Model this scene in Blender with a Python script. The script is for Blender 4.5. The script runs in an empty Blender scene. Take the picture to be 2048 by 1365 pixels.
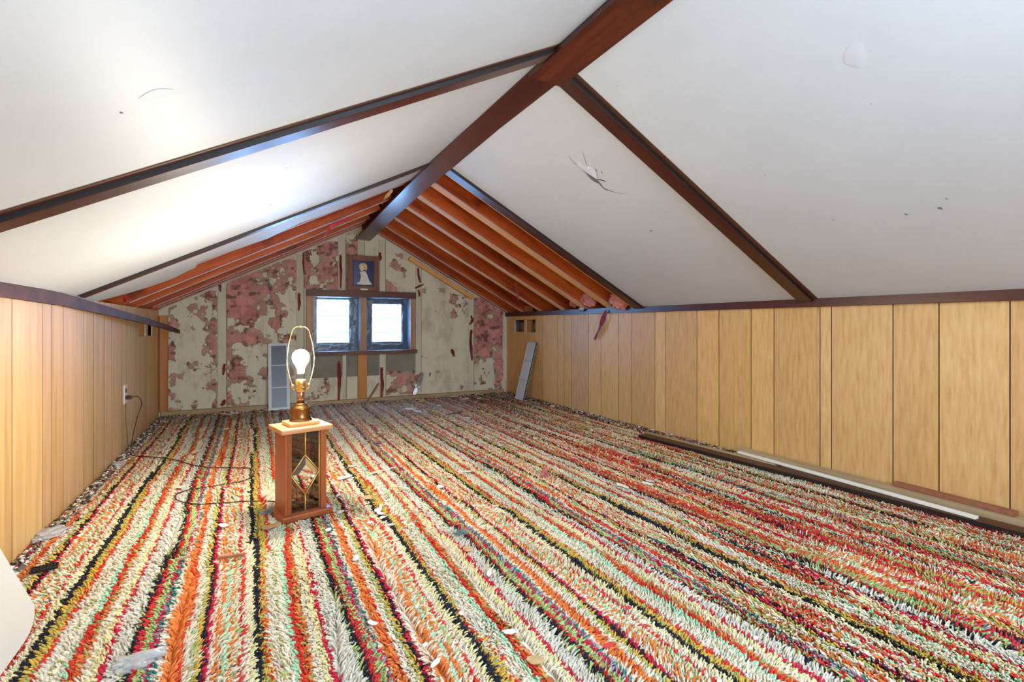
import bpy, bmesh, math, random
import numpy as np
from mathutils import Vector, Matrix

SC = bpy.context.scene
COL = SC.collection
random.seed(7)
RNG = np.random.default_rng(11)

# ------------------------------------------------------------------ camera
FPX, TH, YH, HC = 992.5, math.radians(27.71), 650.0, 0.79
cam_d = bpy.data.cameras.new('camera')
cam = bpy.data.objects.new('camera', cam_d)
COL.objects.link(cam)
cam_d.sensor_width = 36.0
cam_d.lens = FPX / 2048 * 36.0
cam_d.shift_y = -(682.5 - YH) / 2048
cam_d.clip_start = 0.02
cam.location = (0, 0, HC)
cam.rotation_euler = (math.radians(90), 0, -TH)
SC.camera = cam

# ------------------------------------------------------------------ view, world
SC.view_settings.view_transform = 'Standard'
SC.view_settings.look = 'None'
SC.view_settings.gamma = 1
SC.view_settings.use_curve_mapping = False
SC.view_settings.exposure = 0.16
SC.cycles.max_bounces = 8
SC.cycles.diffuse_bounces = 5
SC.cycles.glossy_bounces = 4
SC.cycles.transmission_bounces = 6
SC.cycles.transparent_max_bounces = 12
SC.cycles.sample_clamp_indirect = 6
SC.cycles.use_denoising = True

world = bpy.data.worlds.new('sky')
SC.world = world
world.use_nodes = True
bg = world.node_tree.nodes['Background']
bg.inputs[0].default_value = (0.26, 0.56, 1.0, 1)
bg.inputs[1].default_value = 62.0


def area(name, loc, target, size, power, color):
    d = bpy.data.lights.new(name, 'AREA')
    d.shape = 'DISK'
    d.size = size
    d.energy = power
    d.color = color
    o = bpy.data.objects.new(name, d)
    COL.objects.link(o)
    o.location = loc
    o.rotation_euler = (Vector(target) - Vector(loc)).to_track_quat('-Z', 'Y').to_euler()
    return o


# photographer's flash, turned up at the left ceiling slope and bounced
area('bounce_flash', (0.55, -0.15, 0.85), (0.35, 1.1, 1.6), 0.6, 11.0, (0.56, 0.78, 1.0))
# added broad fill behind the camera, stands for no real source
area('rear_fill', (1.0, -1.3, 1.25), (1.1, 3.0, 0.7), 1.0, 52.0, (0.60, 0.80, 0.99))
# added downward fill without a fixture, behind the camera under the ridge
area('ridge_fill', (0.95, -0.35, 1.6), (1.0, 1.2, 0.0), 0.5, 16.0, (0.60, 0.80, 0.99))

BULB = Vector((0.182, 2.262, 0.648))

# ------------------------------------------------------------------ geometry constants
XL, XR, YB, YN = -0.71, 2.68, 5.24, -1.7
ZTR, ZTL = 0.92, 0.915
SR, SL = 0.535, 0.515
XM = 1.02


def zr(x): return ZTR + SR * (XR - x)
def zl(x): return ZTL + SL * (x - XL)


CT, ST = math.cos(TH), math.sin(TH)


def ray(px, py):
    u = (px - 1024) / FPX
    v = (YH - py) / FPX
    return Vector((CT * u + ST, -ST * u + CT, v))


def hit(px, py, n, d):
    r = ray(px, py)
    n = Vector(n)
    t = (d - n.dot(Vector((0, 0, HC)))) / n.dot(r)
    return Vector((0, 0, HC)) + r * t


def onX(px, py, x): return hit(px, py, (1, 0, 0), x)
def onY(px, py, y): return hit(px, py, (0, 1, 0), y)
def onZ(px, py, z=0.0): return hit(px, py, (0, 0, 1), z)
def onR(px, py, o=0.0): return hit(px, py, (SR, 0, 1), ZTR + SR * XR - o)
def onL(px, py, o=0.0): return hit(px, py, (-SL, 0, 1), ZTL - SL * XL - o)


# ------------------------------------------------------------------ noise
def vnoise(x, y, seed=0):
    x = np.asarray(x, float); y = np.asarray(y, float)
    xi = np.floor(x).astype(np.int64); yi = np.floor(y).astype(np.int64)
    xf = x - xi; yf = y - yi

    def h(a, b):
        n = (a * 374761393 + b * 668265263 + seed * 1274126177) & 0x7fffffff
        n = ((n ^ (n >> 13)) * 1274126177) & 0x7fffffff
        n = (n ^ (n >> 16)) & 0xffff
        return n / 65535.0
    u = xf * xf * (3 - 2 * xf); v = yf * yf * (3 - 2 * yf)
    return (h(xi, yi) * (1 - u) + h(xi + 1, yi) * u) * (1 - v) + (h(xi, yi + 1) * (1 - u) + h(xi + 1, yi + 1) * u) * v


def fbm(x, y, seed=0, o=4):
    r = 0; a = 0.5; s = 0
    for k in range(o):
        r = r + a * vnoise(x * 2 ** k, y * 2 ** k, seed + k * 17); s += a; a *= 0.5
    return r / s


# ------------------------------------------------------------------ materials
def lin(c):
    return tuple(((v / 255) / 12.92 if v / 255 <= 0.04045 else ((v / 255 + 0.055) / 1.055) ** 2.4) for v in c)


def base_mat(name):
    m = bpy.data.materials.new(name)
    m.use_nodes = True
    return m, m.node_tree, m.node_tree.nodes['Principled BSDF']


def plain(name, c, rough=0.6, metal=0.0, spec=0.5, bump=0.0, bscale=40, vary=0.0, coat=0.0):
    m, nt, b = base_mat(name)
    c = lin(c)
    b.inputs['Base Color'].default_value = (*c, 1)
    b.inputs['Roughness'].default_value = rough
    b.inputs['Metallic'].default_value = metal
    b.inputs['Specular IOR Level'].default_value = spec
    b.inputs['Coat Weight'].default_value = coat
    if bump or vary:
        tc = nt.nodes.new('ShaderNodeTexCoord')
        nz = nt.nodes.new('ShaderNodeTexNoise')
        nz.inputs['Scale'].default_value = bscale
        nz.inputs['Detail'].default_value = 5
        nt.links.new(tc.outputs['Object'], nz.inputs['Vector'])
        if bump:
            bp = nt.nodes.new('ShaderNodeBump')
            bp.inputs['Strength'].default_value = bump
            bp.inputs['Distance'].default_value = 0.01
            nt.links.new(nz.outputs['Fac'], bp.inputs['Height'])
            nt.links.new(bp.outputs['Normal'], b.inputs['Normal'])
        if vary:
            rp = nt.nodes.new('ShaderNodeValToRGB')
            rp.color_ramp.elements[0].position = 0.3
            rp.color_ramp.elements[1].position = 0.7
            rp.color_ramp.elements[0].color = (*[v * (1 - vary) for v in c], 1)
            rp.color_ramp.elements[1].color = (*[min(1, v * (1 + vary)) for v in c], 1)
            nt.links.new(nz.outputs['Fac'], rp.inputs['Fac'])
            nt.links.new(rp.outputs['Color'], b.inputs['Base Color'])
    return m


def mottled(name, stops, scale=10, rough=0.9, stretch=(1, 1, 1), bump=0.3, detail=6, rough_n=0.6, attr=None, knots=0.0, spec=0.3, coat=0.0):
    """noise through a ramp of [(pos, rgb255)], object coordinates scaled by stretch"""
    m, nt, b = base_mat(name)
    tc = nt.nodes.new('ShaderNodeTexCoord')
    mp = nt.nodes.new('ShaderNodeMapping')
    mp.inputs['Scale'].default_value = stretch
    nz = nt.nodes.new('ShaderNodeTexNoise')
    nz.inputs['Scale'].default_value = scale
    nz.inputs['Detail'].default_value = detail
    nz.inputs['Roughness'].default_value = rough_n
    oi = nt.nodes.new('ShaderNodeObjectInfo')
    ad = nt.nodes.new('ShaderNodeVectorMath'); ad.operation = 'MULTIPLY_ADD'
    ad.inputs[1].default_value = (37, 23, 11)
    nt.links.new(oi.outputs['Random'], ad.inputs[0])
    nt.links.new(tc.outputs['Object'], ad.inputs[2])
    nt.links.new(ad.outputs[0], mp.inputs['Vector'])
    vec = mp.outputs['Vector']
    nt.links.new(vec, nz.inputs['Vector'])
    rp = nt.nodes.new('ShaderNodeValToRGB')
    el = rp.color_ramp.elements
    el[0].position = stops[0][0]; el[0].color = (*lin(stops[0][1]), 1)
    el[1].position = stops[-1][0]; el[1].color = (*lin(stops[-1][1]), 1)
    for p, c in stops[1:-1]:
        e = el.new(p); e.color = (*lin(c), 1)
    nt.links.new(nz.outputs['Fac'], rp.inputs['Fac'])
    out = rp.outputs['Color']
    if knots:
        n2 = nt.nodes.new('ShaderNodeTexNoise')
        n2.inputs['Scale'].default_value = 7
        n2.inputs['Detail'].default_value = 3
        mp2 = nt.nodes.new('ShaderNodeMapping')
        mp2.inputs['Scale'].default_value = tuple(0.5 + 0.5 * (s > 0.5) for s in stretch)
        nt.links.new(ad.outputs[0], mp2.inputs['Vector'])
        nt.links.new(mp2.outputs['Vector'], n2.inputs['Vector'])
        r2 = nt.nodes.new('ShaderNodeValToRGB')
        r2.color_ramp.elements[0].position = 0.60; r2.color_ramp.elements[0].color = (1, 1, 1, 1)
        r2.color_ramp.elements[1].position = 0.72; r2.color_ramp.elements[1].color = (1 - knots, 1 - knots, 1 - knots, 1)
        nt.links.new(n2.outputs['Fac'], r2.inputs['Fac'])
        mx = nt.nodes.new('ShaderNodeMix'); mx.data_type = 'RGBA'; mx.blend_type = 'MULTIPLY'
        mx.inputs[0].default_value = 1
        nt.links.new(out, mx.inputs[6]); nt.links.new(r2.outputs['Color'], mx.inputs[7])
        out = mx.outputs[2]
    if attr:
        at = nt.nodes.new('ShaderNodeAttribute'); at.attribute_name = attr
        mx = nt.nodes.new('ShaderNodeMix'); mx.data_type = 'RGBA'; mx.blend_type = 'MULTIPLY'
        mx.inputs[0].default_value = 1
        nt.links.new(out, mx.inputs[6]); nt.links.new(at.outputs['Color'], mx.inputs[7])
        out = mx.outputs[2]
    nt.links.new(out, b.inputs['Base Color'])
    b.inputs['Roughness'].default_value = rough
    b.inputs['Specular IOR Level'].default_value = spec
    b.inputs['Coat Weight'].default_value = coat
    b.inputs['Coat Roughness'].default_value = 0.3
    if bump:
        bp = nt.nodes.new('ShaderNodeBump')
        bp.inputs['Strength'].default_value = bump
        bp.inputs['Distance'].default_value = 0.004
        nt.links.new(nz.outputs['Fac'], bp.inputs['Height'])
        nt.links.new(bp.outputs['Normal'], b.inputs['Normal'])
    return m


def attr_mat(name, rough=0.95, sheen=0.0):
    m, nt, b = base_mat(name)
    at = nt.nodes.new('ShaderNodeAttribute'); at.attribute_name = 'col'
    nt.links.new(at.outputs['Color'], b.inputs['Base Color'])
    b.inputs['Roughness'].default_value = rough
    b.inputs['Specular IOR Level'].default_value = 0.15
    b.inputs['Sheen Weight'].default_value = sheen
    return m


def emit_mat(name, c, s):
    m, nt, b = base_mat(name)
    b.inputs['Base Color'].default_value = (1, 1, 1, 1)
    b.inputs['Emission Color'].default_value = (*c, 1)
    b.inputs['Emission Strength'].default_value = s
    return m


M = {}
M['ceiling'] = mottled('ceiling_paint', [(0.3, (203, 207, 213)), (0.7, (211, 215, 221))], 3.0, 0.5, (1, 1, 1), 0.12, 8, 0.7, spec=0.35)
M['drywall_edge'] = plain('drywall_core', (205, 200, 190), 0.9)
M['panel_l'] = mottled('panelling_left', [(0.25, (192, 144, 92)), (0.5, (220, 174, 116)), (0.75, (232, 190, 134))], 24, 0.42, (1, 1, 0.06), 0.05, 6, attr='tone', spec=0.45)
M['panel_r'] = mottled('panelling_right', [(0.2, (194, 144, 84)), (0.5, (222, 174, 110)), (0.8, (236, 194, 134))], 60, 0.42, (1, 1, 0.13), 0.08, 6, 0.6, attr='tone', spec=0.45)
M['groove'] = plain('panel_groove', (70, 38, 20), 0.8)
M['stain'] = mottled('red_brown_stain', [(0.25, (44, 16, 10)), (0.5, (86, 32, 18)), (0.78, (128, 54, 26))], 9, 0.26, (1, 0.10, 1), 0.05, 6, knots=0.55, spec=0.8)
M['stain_x'] = mottled('dark_stain_lengthwise', [(0.25, (40, 18, 14)), (0.5, (72, 32, 24)), (0.78, (104, 48, 32))], 9, 0.34, (0.1, 1, 1), 0.05, 6, spec=0.5)
M['stain_shade_edge'] = plain('black_stain_shade', (24, 14, 12), 0.5)  # stained board edge, and the shade painted on batten near faces
M['trim_dark'] = mottled('dark_brown_trim', [(0.25, (58, 36, 26)), (0.75, (112, 72, 50))], 9, 0.55, (0.1, 1, 1), 0.05, spec=0.2)
M['rafter'] = mottled('stained_rafter', [(0.22, (84, 30, 14)), (0.4, (158, 62, 24)), (0.58, (216, 106, 44)), (0.8, (236, 136, 70))], 6, 0.5, (0.12, 1, 1), 0.15, 6, knots=0.7)
M['rafter_raw'] = mottled('raw_pine', [(0.25, (226, 156, 84)), (0.75, (244, 186, 112))], 8, 0.6, (0.12, 1, 1), 0.1)
M['pine_z'] = mottled('raw_pine_upright', [(0.25, (168, 104, 54)), (0.75, (212, 146, 82))], 8, 0.7, (1, 1, 0.12), 0.1)
M['plate'] = mottled('pale_pine', [(0.25, (150, 122, 88)), (0.75, (196, 170, 130))], 8, 0.8, (0.2, 1, 1), 0.1)
M['deck'] = mottled('roof_boards', [(0.25, (60, 26, 14)), (0.75, (130, 64, 34))], 7, 0.8, (0.2, 1, 1), 0.2)
M['cream'] = mottled('aged_cream_paint', [(0.22, (150, 116, 102)), (0.36, (194, 176, 150)), (0.5, (218, 208, 182)), (0.66, (222, 212, 188)), (0.80, (210, 172, 158))], 3.5, 0.85, (1.6, 1, 0.8), 0.1, 10, 0.72)
M['dull_grey'] = mottled('mottled_grey', [(0.3, (124, 116, 102)), (0.7, (148, 138, 122))], 5, 0.9, (1, 1, 1), 0.1)
M['stud'] = mottled('cream_painted_stud', [(0.2, (180, 168, 140)), (0.75, (224, 214, 188))], 6, 0.8, (1, 1, 0.2), 0.1)
M['seam'] = plain('dark_seam', (40, 30, 26), 0.9)
M['pink'] = mottled('pink_fibreglass', [(0.22, (92, 66, 62)), (0.42, (168, 96, 92)), (0.6, (206, 124, 118)), (0.8, (214, 160, 146))], 22, 1.0, (1, 1, 1), 1.0, 8, 0.75, spec=0.0)
M['pink_hot'] = mottled('fresh_pink_fibreglass', [(0.25, (176, 96, 88)), (0.55, (226, 150, 142)), (0.8, (236, 196, 186))], 26, 1.0, (1, 1, 1), 1.0, 8, 0.75, spec=0.0)
M['kraft'] = plain('red_kraft_paper', (128, 34, 36), 0.6, vary=0.3, bscale=30)
M['kraft_pale'] = plain('pale_paper_flange', (190, 168, 168), 0.6)
M['foil'] = plain('silver_foil', (215, 215, 225), 0.25, metal=0.8, bump=0.8, bscale=60)
M['orange_wood'] = mottled('lamp_walnut', [(0.25, (140, 68, 30)), (0.75, (186, 104, 54))], 12, 0.38, (1, 1, 0.08), 0.03, spec=0.5)
M['lamp_top'] = mottled('lamp_top_wood', [(0.25, (196, 128, 76)), (0.75, (220, 156, 104))], 10, 0.4, (0.1, 1, 1), 0.03, spec=0.5)
M['brass'] = plain('aged_brass', (150, 104, 58), 0.35, metal=1.0, vary=0.2, bscale=25)
M['brass_light'] = plain('bright_brass', (232, 196, 120), 0.3, metal=1.0)
M['came'] = plain('gold_came', (240, 190, 104), 0.4, metal=0.5)
M['chrome'] = plain('polished_tube', (190, 150, 130), 0.12, metal=1.0)
M['white_metal'] = plain('white_enamel', (205, 206, 208), 0.45, bump=0.05)
M['white_plastic'] = plain('white_plastic', (232, 228, 222), 0.4)
M['grey_fin'] = plain('grey_fins', (92, 94, 100), 0.4, metal=0.3)
M['bluefoil'] = plain('dark_blue_plastic_sheet', (44, 62, 84), 0.3, spec=0.7, bump=0.6, bscale=18, vary=0.35)
M['cable'] = plain('brown_cord', (62, 40, 26), 0.5)
M['black'] = plain('black_plastic', (30, 26, 26), 0.5)
M['flake'] = plain('white_paint_flake', (240, 234, 222), 0.7)
M['tan'] = plain('tan_paper', (196, 160, 110), 0.8, vary=0.15)
M['yellow'] = plain('yellow_plastic', (226, 212, 60), 0.5)
M['redpaper'] = plain('red_scrap', (214, 60, 76), 0.7)
M['stick'] = plain('brown_splinter', (150, 92, 62), 0.7, vary=0.2)
M['needle'] = plain('green_grey_needles', (118, 140, 136), 0.8)
M['blue'] = plain('navy_glaze', (26, 32, 96), 0.2, spec=0.6)
M['ivory'] = plain('ivory_glaze', (218, 208, 196), 0.3)
M['blond'] = plain('blond_glaze', (200, 176, 96), 0.3)
M['skin'] = plain('pale_glaze', (222, 190, 164), 0.3)
M['picwood'] = mottled('picture_frame_wood', [(0.25, (104, 62, 46)), (0.75, (148, 92, 68))], 12, 0.5, (1, 1, 0.1), 0.05)
M['picwood_d'] = plain('dark_frame_lip', (50, 26, 20), 0.5)
M['winwood'] = mottled('window_wood', [(0.25, (76, 42, 36)), (0.75, (128, 84, 68))], 9, 0.5, (0.15, 1, 1), 0.05)
M['winwood_l'] = mottled('pale_window_wood', [(0.25, (150, 104, 78)), (0.75, (200, 160, 128))], 9, 0.6, (1, 1, 0.15), 0.05)
M['carpet'] = attr_mat('shag_yarn', 0.95, 0.0)
M['debris'] = attr_mat('debris_bits', 0.9)
M['fluff'] = attr_mat('fibreglass_fluff', 1.0)
M['floor'] = mottled('plywood', [(0.3, (90, 66, 46)), (0.7, (130, 100, 70))], 8, 0.9)


def glass_mat():
    m, nt, b = base_mat('lamp_glass')
    out = nt.nodes['Material Output']
    tr = nt.nodes.new('ShaderNodeBsdfTransparent'); tr.inputs[0].default_value = (0.66, 0.54, 0.44, 1)
    gl = nt.nodes.new('ShaderNodeBsdfGlossy'); gl.inputs['Roughness'].default_value = 0.03
    fr = nt.nodes.new('ShaderNodeFresnel'); fr.inputs[0].default_value = 1.9
    mx = nt.nodes.new('ShaderNodeMixShader')
    nt.links.new(fr.outputs[0], mx.inputs[0]); nt.links.new(tr.outputs[0], mx.inputs[1]); nt.links.new(gl.outputs[0], mx.inputs[2])
    nt.links.new(mx.outputs[0], out.inputs[0])
    return m


def slat_mat():
    m, nt, b = base_mat('frosted_louvre')
    out = nt.nodes['Material Output']
    tr = nt.nodes.new('ShaderNodeBsdfTransparent'); tr.inputs[0].default_value = (0.8, 0.82, 0.84, 1)
    tl = nt.nodes.new('ShaderNodeBsdfTranslucent'); tl.inputs[0].default_value = (0.9, 0.92, 0.95, 1)
    mx = nt.nodes.new('ShaderNodeMixShader'); mx.inputs[0].default_value = 0.35
    nt.links.new(tr.outputs[0], mx.inputs[1]); nt.links.new(tl.outputs[0], mx.inputs[2])
    nt.links.new(mx.outputs[0], out.inputs[0])
    return m


def wrap_mat():
    m, nt, b = base_mat('clear_wrap')
    out = nt.nodes['Material Output']
    tr = nt.nodes.new('ShaderNodeBsdfTransparent'); tr.inputs[0].default_value = (0.95, 0.95, 0.95, 1)
    b.inputs['Base Color'].default_value = (0.8, 0.8, 0.82, 1); b.inputs['Roughness'].default_value = 0.2
    mx = nt.nodes.new('ShaderNodeMixShader'); mx.inputs[0].default_value = 0.45
    nt.links.new(tr.outputs[0], mx.inputs[1]); nt.links.new(b.outputs[0], mx.inputs[2])
    nt.links.new(mx.outputs[0], out.inputs[0])
    return m


M['wrap'] = wrap_mat()
M['glass'] = glass_mat()
M['clear'] = glass_mat(); M['clear'].node_tree.nodes['Transparent BSDF'].inputs[0].default_value = (1, 1, 1, 1); M['clear'].node_tree.nodes['Fresnel'].inputs[0].default_value = 2.6
M['slat'] = slat_mat()
M['bulb'] = emit_mat('lit_bulb', (1.0, 0.97, 0.84), 560.0)


# ------------------------------------------------------------------ builders
def tag(o, label=None, cat=None, group=None, kind=None):
    if label: o['label'] = label
    if cat: o['category'] = cat
    if group: o['group'] = group
    if kind: o['kind'] = kind
    return o


def empty(name, loc, rz=0.0):
    o = bpy.data.objects.new(name, None)
    COL.objects.link(o)
    o.empty_display_size = 0.05
    o.location = loc
    o.rotation_euler = (0, 0, rz)
    return o


def mesh_obj(name, vs, fs, mats, parent=None, mi=None, smooth=False):
    me = bpy.data.meshes.new(name)
    me.from_pydata([tuple(v) for v in vs], [], fs)
    for m in (mats if isinstance(mats, (list, tuple)) else [mats]):
        me.materials.append(m)
    if mi is not None:
        me.polygons.foreach_set('material_index', mi)
    if smooth:
        me.polygons.foreach_set('use_smooth', [True] * len(me.polygons))
    me.update()
    o = bpy.data.objects.new(name, me)
    COL.objects.link(o)
    if parent: o.parent = parent
    return o


def bm_obj(name, bm, mats, parent=None, smooth=False):
    me = bpy.data.meshes.new(name)
    bmesh.ops.recalc_face_normals(bm, faces=bm.faces)
    bm.to_mesh(me); bm.free()
    for m in (mats if isinstance(mats, (list, tuple)) else [mats]):
        me.materials.append(m)
    if smooth:
        me.polygons.foreach_set('use_smooth', [True] * len(me.polygons))
    o = bpy.data.objects.new(name, me)
    COL.objects.link(o)
    if parent: o.parent = parent
    return o


def add_box(bm, lo, hi, mat=0, M4=None, bevel=0.0):
    v = [bm.verts.new((x, y, z)) for x in (lo[0], hi[0]) for y in (lo[1], hi[1]) for z in (lo[2], hi[2])]
    if M4 is not None:
        for q in v: q.co = M4 @ q.co
    fs = [bm.faces.new([v[i] for i in f]) for f in ((0, 1, 3, 2), (4, 6, 7, 5), (0, 4, 5, 1), (2, 3, 7, 6), (0, 2, 6, 4), (1, 5, 7, 3))]
    for f in fs: f.material_index = mat
    if bevel:
        ed = list({e for f in fs for e in f.edges})
        bmesh.ops.bevel(bm, geom=ed, offset=bevel, segments=2, affect='EDGES', profile=0.6)
    return fs


def frame_of(p0, p1, up):
    """matrix: origin p0, local x towards p1, local z near up"""
    ex = (Vector(p1) - Vector(p0)).normalized()
    ez = (Vector(up) - ex * ex.dot(Vector(up))).normalized()
    ey = ez.cross(ex)
    R = Matrix((ex, ey, ez)).transposed().to_4x4()
    R.translation = Vector(p0)
    return R


def board(name, p0, p1, up, y0, y1, z0, z1, mats, parent=None, bevel=0.0015, faces=None, wob=0.0, seg=1):
    """board from p0 to p1; local y0..y1 across, z0..z1 along up; faces: dict face index->material"""
    L = (Vector(p1) - Vector(p0)).length
    bm = bmesh.new()
    if seg == 1:
        fs = add_box(bm, (0, y0, z0), (L, y1, z1), 0, None, 0)
        if faces:
            for k, m in faces.items(): fs[k].material_index = m
    else:
        prev = None
        for i in range(seg + 1):
            x = L * i / seg
            ring = [bm.verts.new((x, y, z + (random.uniform(-wob, wob) if False else 0))) for y, z in ((y0, z0), (y1, z0), (y1, z1), (y0, z1))]
            if prev:
                for k in range(4):
                    bm.faces.new((prev[k], prev[(k + 1) % 4], ring[(k + 1) % 4], ring[k]))
            else:
                bm.faces.new(ring)
            prev = ring
        bm.faces.new(prev[::-1])
    if bevel:
        bmesh.ops.bevel(bm, geom=[e for e in bm.edges], offset=bevel, segments=1, affect='EDGES')
    o = bm_obj(name, bm, mats, parent)
    o.matrix_local = frame_of(p0, p1, up)
    return o


def lathe(name, prof, mat, parent=None, n=32, center=(0, 0), smooth=True):
    vs = []; fs = []
    for r, z in prof:
        for k in range(n):
            a = 2 * math.pi * k / n
            vs.append((center[0] + r * math.cos(a), center[1] + r * math.sin(a), z))
    for i in range(len(prof) - 1):
        for k in range(n):
            a, b = i * n + k, i * n + (k + 1) % n
            fs.append((a, b, b + n, a + n))
    fs.append(tuple(range(n))[::-1]); fs.append(tuple((len(prof) - 1) * n + k for k in range(n)))
    return mesh_obj(name, vs, fs, mat, parent, smooth=smooth)


def tube(name, pts, r, mat, parent=None, n=8, smooth=True):
    pts = [Vector(p) for p in pts]
    vs = []; fs = []
    for i, p in enumerate(pts):
        t = (pts[min(i + 1, len(pts) - 1)] - pts[max(i - 1, 0)]).normalized()
        a = t.cross(Vector((0, 0, 1)))
        if a.length < 1e-3: a = t.cross(Vector((0, 1, 0)))
        a.normalize(); b = t.cross(a)
        for k in range(n):
            an = 2 * math.pi * k / n
            vs.append(p + a * r * math.cos(an) + b * r * math.sin(an))
    for i in range(len(pts) - 1):
        for k in range(n):
            fs.append((i * n + k, i * n + (k + 1) % n, (i + 1) * n + (k + 1) % n, (i + 1) * n + k))
    fs.append(tuple(range(n))[::-1]); fs.append(tuple((len(pts) - 1) * n + k for k in range(n)))
    return mesh_obj(name, vs, fs, mat, parent, smooth=smooth)


def smooth_path(pts, k=8):
    pts = [Vector(p) for p in pts]
    out = []
    for i in range(len(pts) - 1):
        p0 = pts[max(i - 1, 0)]; p1 = pts[i]; p2 = pts[i + 1]; p3 = pts[min(i + 2, len(pts) - 1)]
        for j in range(k):
            t = j / k
            out.append(0.5 * ((2 * p1) + (p2 - p0) * t + (2 * p0 - 5 * p1 + 4 * p2 - p3) * t * t + (3 * p1 - p0 - 3 * p2 + p3) * t ** 3))
    out.append(pts[-1])
    return out


# ------------------------------------------------------------------ shell
def structure(o): o['kind'] = 'structure'; return o


bm = bmesh.new(); add_box(bm, (-1.25, YN - 0.1, -0.08), (3.2, 5.45, -0.03))
structure(bm_obj('floor', bm, M['floor']))


def wall_sheet(name, x, side, ys, ztop, mat, holes=(), top_at=None):
    """panelled sheet at x=const facing the room; side=+1 faces +x; grooves at ys"""
    edges = sorted(ys)
    segs = []
    y = YN
    gw = 0.0022
    for g in edges:
        segs.append((y, g - gw, 0)); segs.append((g - gw, g, 1)); segs.append((g, g + gw, 2)); y = g + gw
    segs.append((y, YB + 0.02, 0))
    vs = []; fs = []; mi = []; tones = []

    def quad(ya, yb, za, zb, xa, xb, m, t):
        i = len(vs)
        vs.extend([(xa, ya, za), (xb, yb, za), (xb, yb, zb), (xa, ya, zb)])
        fs.append((i, i + 1, i + 2, i + 3)); mi.append(m); tones.append(t)
    for ya, yb, k in segs:
        t = random.uniform(0.86, 1.06)
        tr, tg, tb = t, t * random.uniform(0.96, 1.02), t * random.uniform(0.9, 1.05)
        if k == 0:
            cuts = sorted({ya, yb} | {c for h in holes for c in (h[0], h[1]) if ya < c < yb})
            for a, b in zip(cuts, cuts[1:]):
                mid = (a + b) / 2
                hh = [h for h in holes if h[0] <= mid <= h[1]]
                if hh:
                    quad(a, b, -0.03, hh[0][2], x, x, 0, (tr, tg, tb)); quad(a, b, hh[0][3], ztop, x, x, 0, (tr, tg, tb))
                else:
                    quad(a, b, -0.03, ztop, x, x, 0, (tr, tg, tb))
        elif k == 1:
            quad(ya, yb, -0.03, ztop, x, x - side * 0.003, 1, (1, 1, 1))
        else:
            quad(ya, yb, -0.03, ztop, x - side * 0.003, x, 1, (1, 1, 1))
    # thickness behind
    for ya, yb, za, zb in holes:
        xo = x - side * 0.006
        for q in (((x, ya, za), (xo, ya, za), (xo, ya, zb), (x, ya, zb)), ((x, yb, za), (xo, yb, za), (xo, yb, zb), (x, yb, zb)),
                  ((x, ya, za), (xo, ya, za), (xo, yb, za), (x, yb, za)), ((x, ya, zb), (xo, ya, zb), (xo, yb, zb), (x, yb, zb))):
            i = len(vs); vs.extend(q); fs.append((i, i + 1, i + 2, i + 3)); mi.append(2); tones.append((1, 1, 1))
    o = mesh_obj(name, vs, fs, [mat, M['groove'], M['white_plastic']], None, mi)
    ca = o.data.color_attributes.new('tone', 'FLOAT_COLOR', 'CORNER')
    arr = np.ones((len(fs) * 4, 4), np.float32)
    for i, t in enumerate(tones): arr[i * 4:i * 4 + 4, :3] = t
    ca.data.foreach_set('color', arr.ravel())
    structure(o)
    return o


GR = [0.829, 1.06, 1.237, 1.517, 1.576, 1.839, 1.988, 2.221, 2.40, 2.69, 2.796, 3.056, 3.214, 3.445, 3.625, 3.893, 4.02, 4.135, 4.42, 4.68, 4.98,
      0.62, 0.36, 0.2, -0.1, -0.3, -0.6, -0.9, -1.2, -1.4]
GL = [2.251, 2.523, 2.625, 2.763, 3.051, 3.225, 3.439, 3.587, 3.835, 3.973, 4.287, 4.66, 4.9, 1.98, 1.78, 1.5, 1.3, 1.03, 0.8, 0.55, 0.3, 0.1, -0.2, -0.5, -0.8, -1.1, -1.4]
HR = [(4.564, 4.771, 0.71, 0.846), (4.816, 5.028, 0.71, 0.846)]
HL = [(4.374, 4.62, 0.704, 0.84), (4.72, 4.9, 0.704, 0.84)]
GR = [g for g in GR if not any(h[0] - 0.01 < g < h[1] + 0.01 for h in HR)]
GL = [g for g in GL if not any(h[0] - 0.01 < g < h[1] + 0.01 for h in HL)]
wall_sheet('wall_right', XR, -1, GR, 0.925, M['panel_r'], HR)
wall_sheet('wall_left', XL, 1, GL, 0.912, M['panel_l'], HL)

# bodies behind the sheets: eave walls close the crawl spaces
for nm, x0, x1 in (('wall_eave_right', 3.12, 3.2), ('wall_eave_left', -1.25, -1.17)):
    bm = bmesh.new(); add_box(bm, (x0, YN - 0.1, -0.03), (x1, 5.45, 1.0)); structure(bm_obj(nm, bm, M['deck']))
# framing seen through the wall openings
bm = bmesh.new()
for (ya, yb) in ((4.775, 4.812),): add_box(bm, (XR + 0.008, ya, -0.03), (XR + 0.09, yb, 1.0))
structure(bm_obj('trim_1', bm, M['pine_z']))
bm = bmesh.new()
for (ya, yb) in ((4.625, 4.715),): add_box(bm, (XL - 0.09, ya, -0.03), (XL - 0.008, yb, 0.86))
structure(bm_obj('trim_2', bm, M['pine_z']))

# rear wall behind the camera
bm = bmesh.new()
pts = [(-1.2, -0.03), (3.15, -0.03), (3.15, 0.9), (XM, 2.1), (-1.2, 0.8)]
v = [bm.verts.new((x, YN, z)) for x, z in pts]; bm.faces.new(v)
r = bmesh.ops.extrude_face_region(bm, geom=bm.faces[:])
for q in r['geom']:
    if isinstance(q, bmesh.types.BMVert): q.co.y -= 0.08
structure(bm_obj('wall_rear', bm, M['ceiling']))

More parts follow.
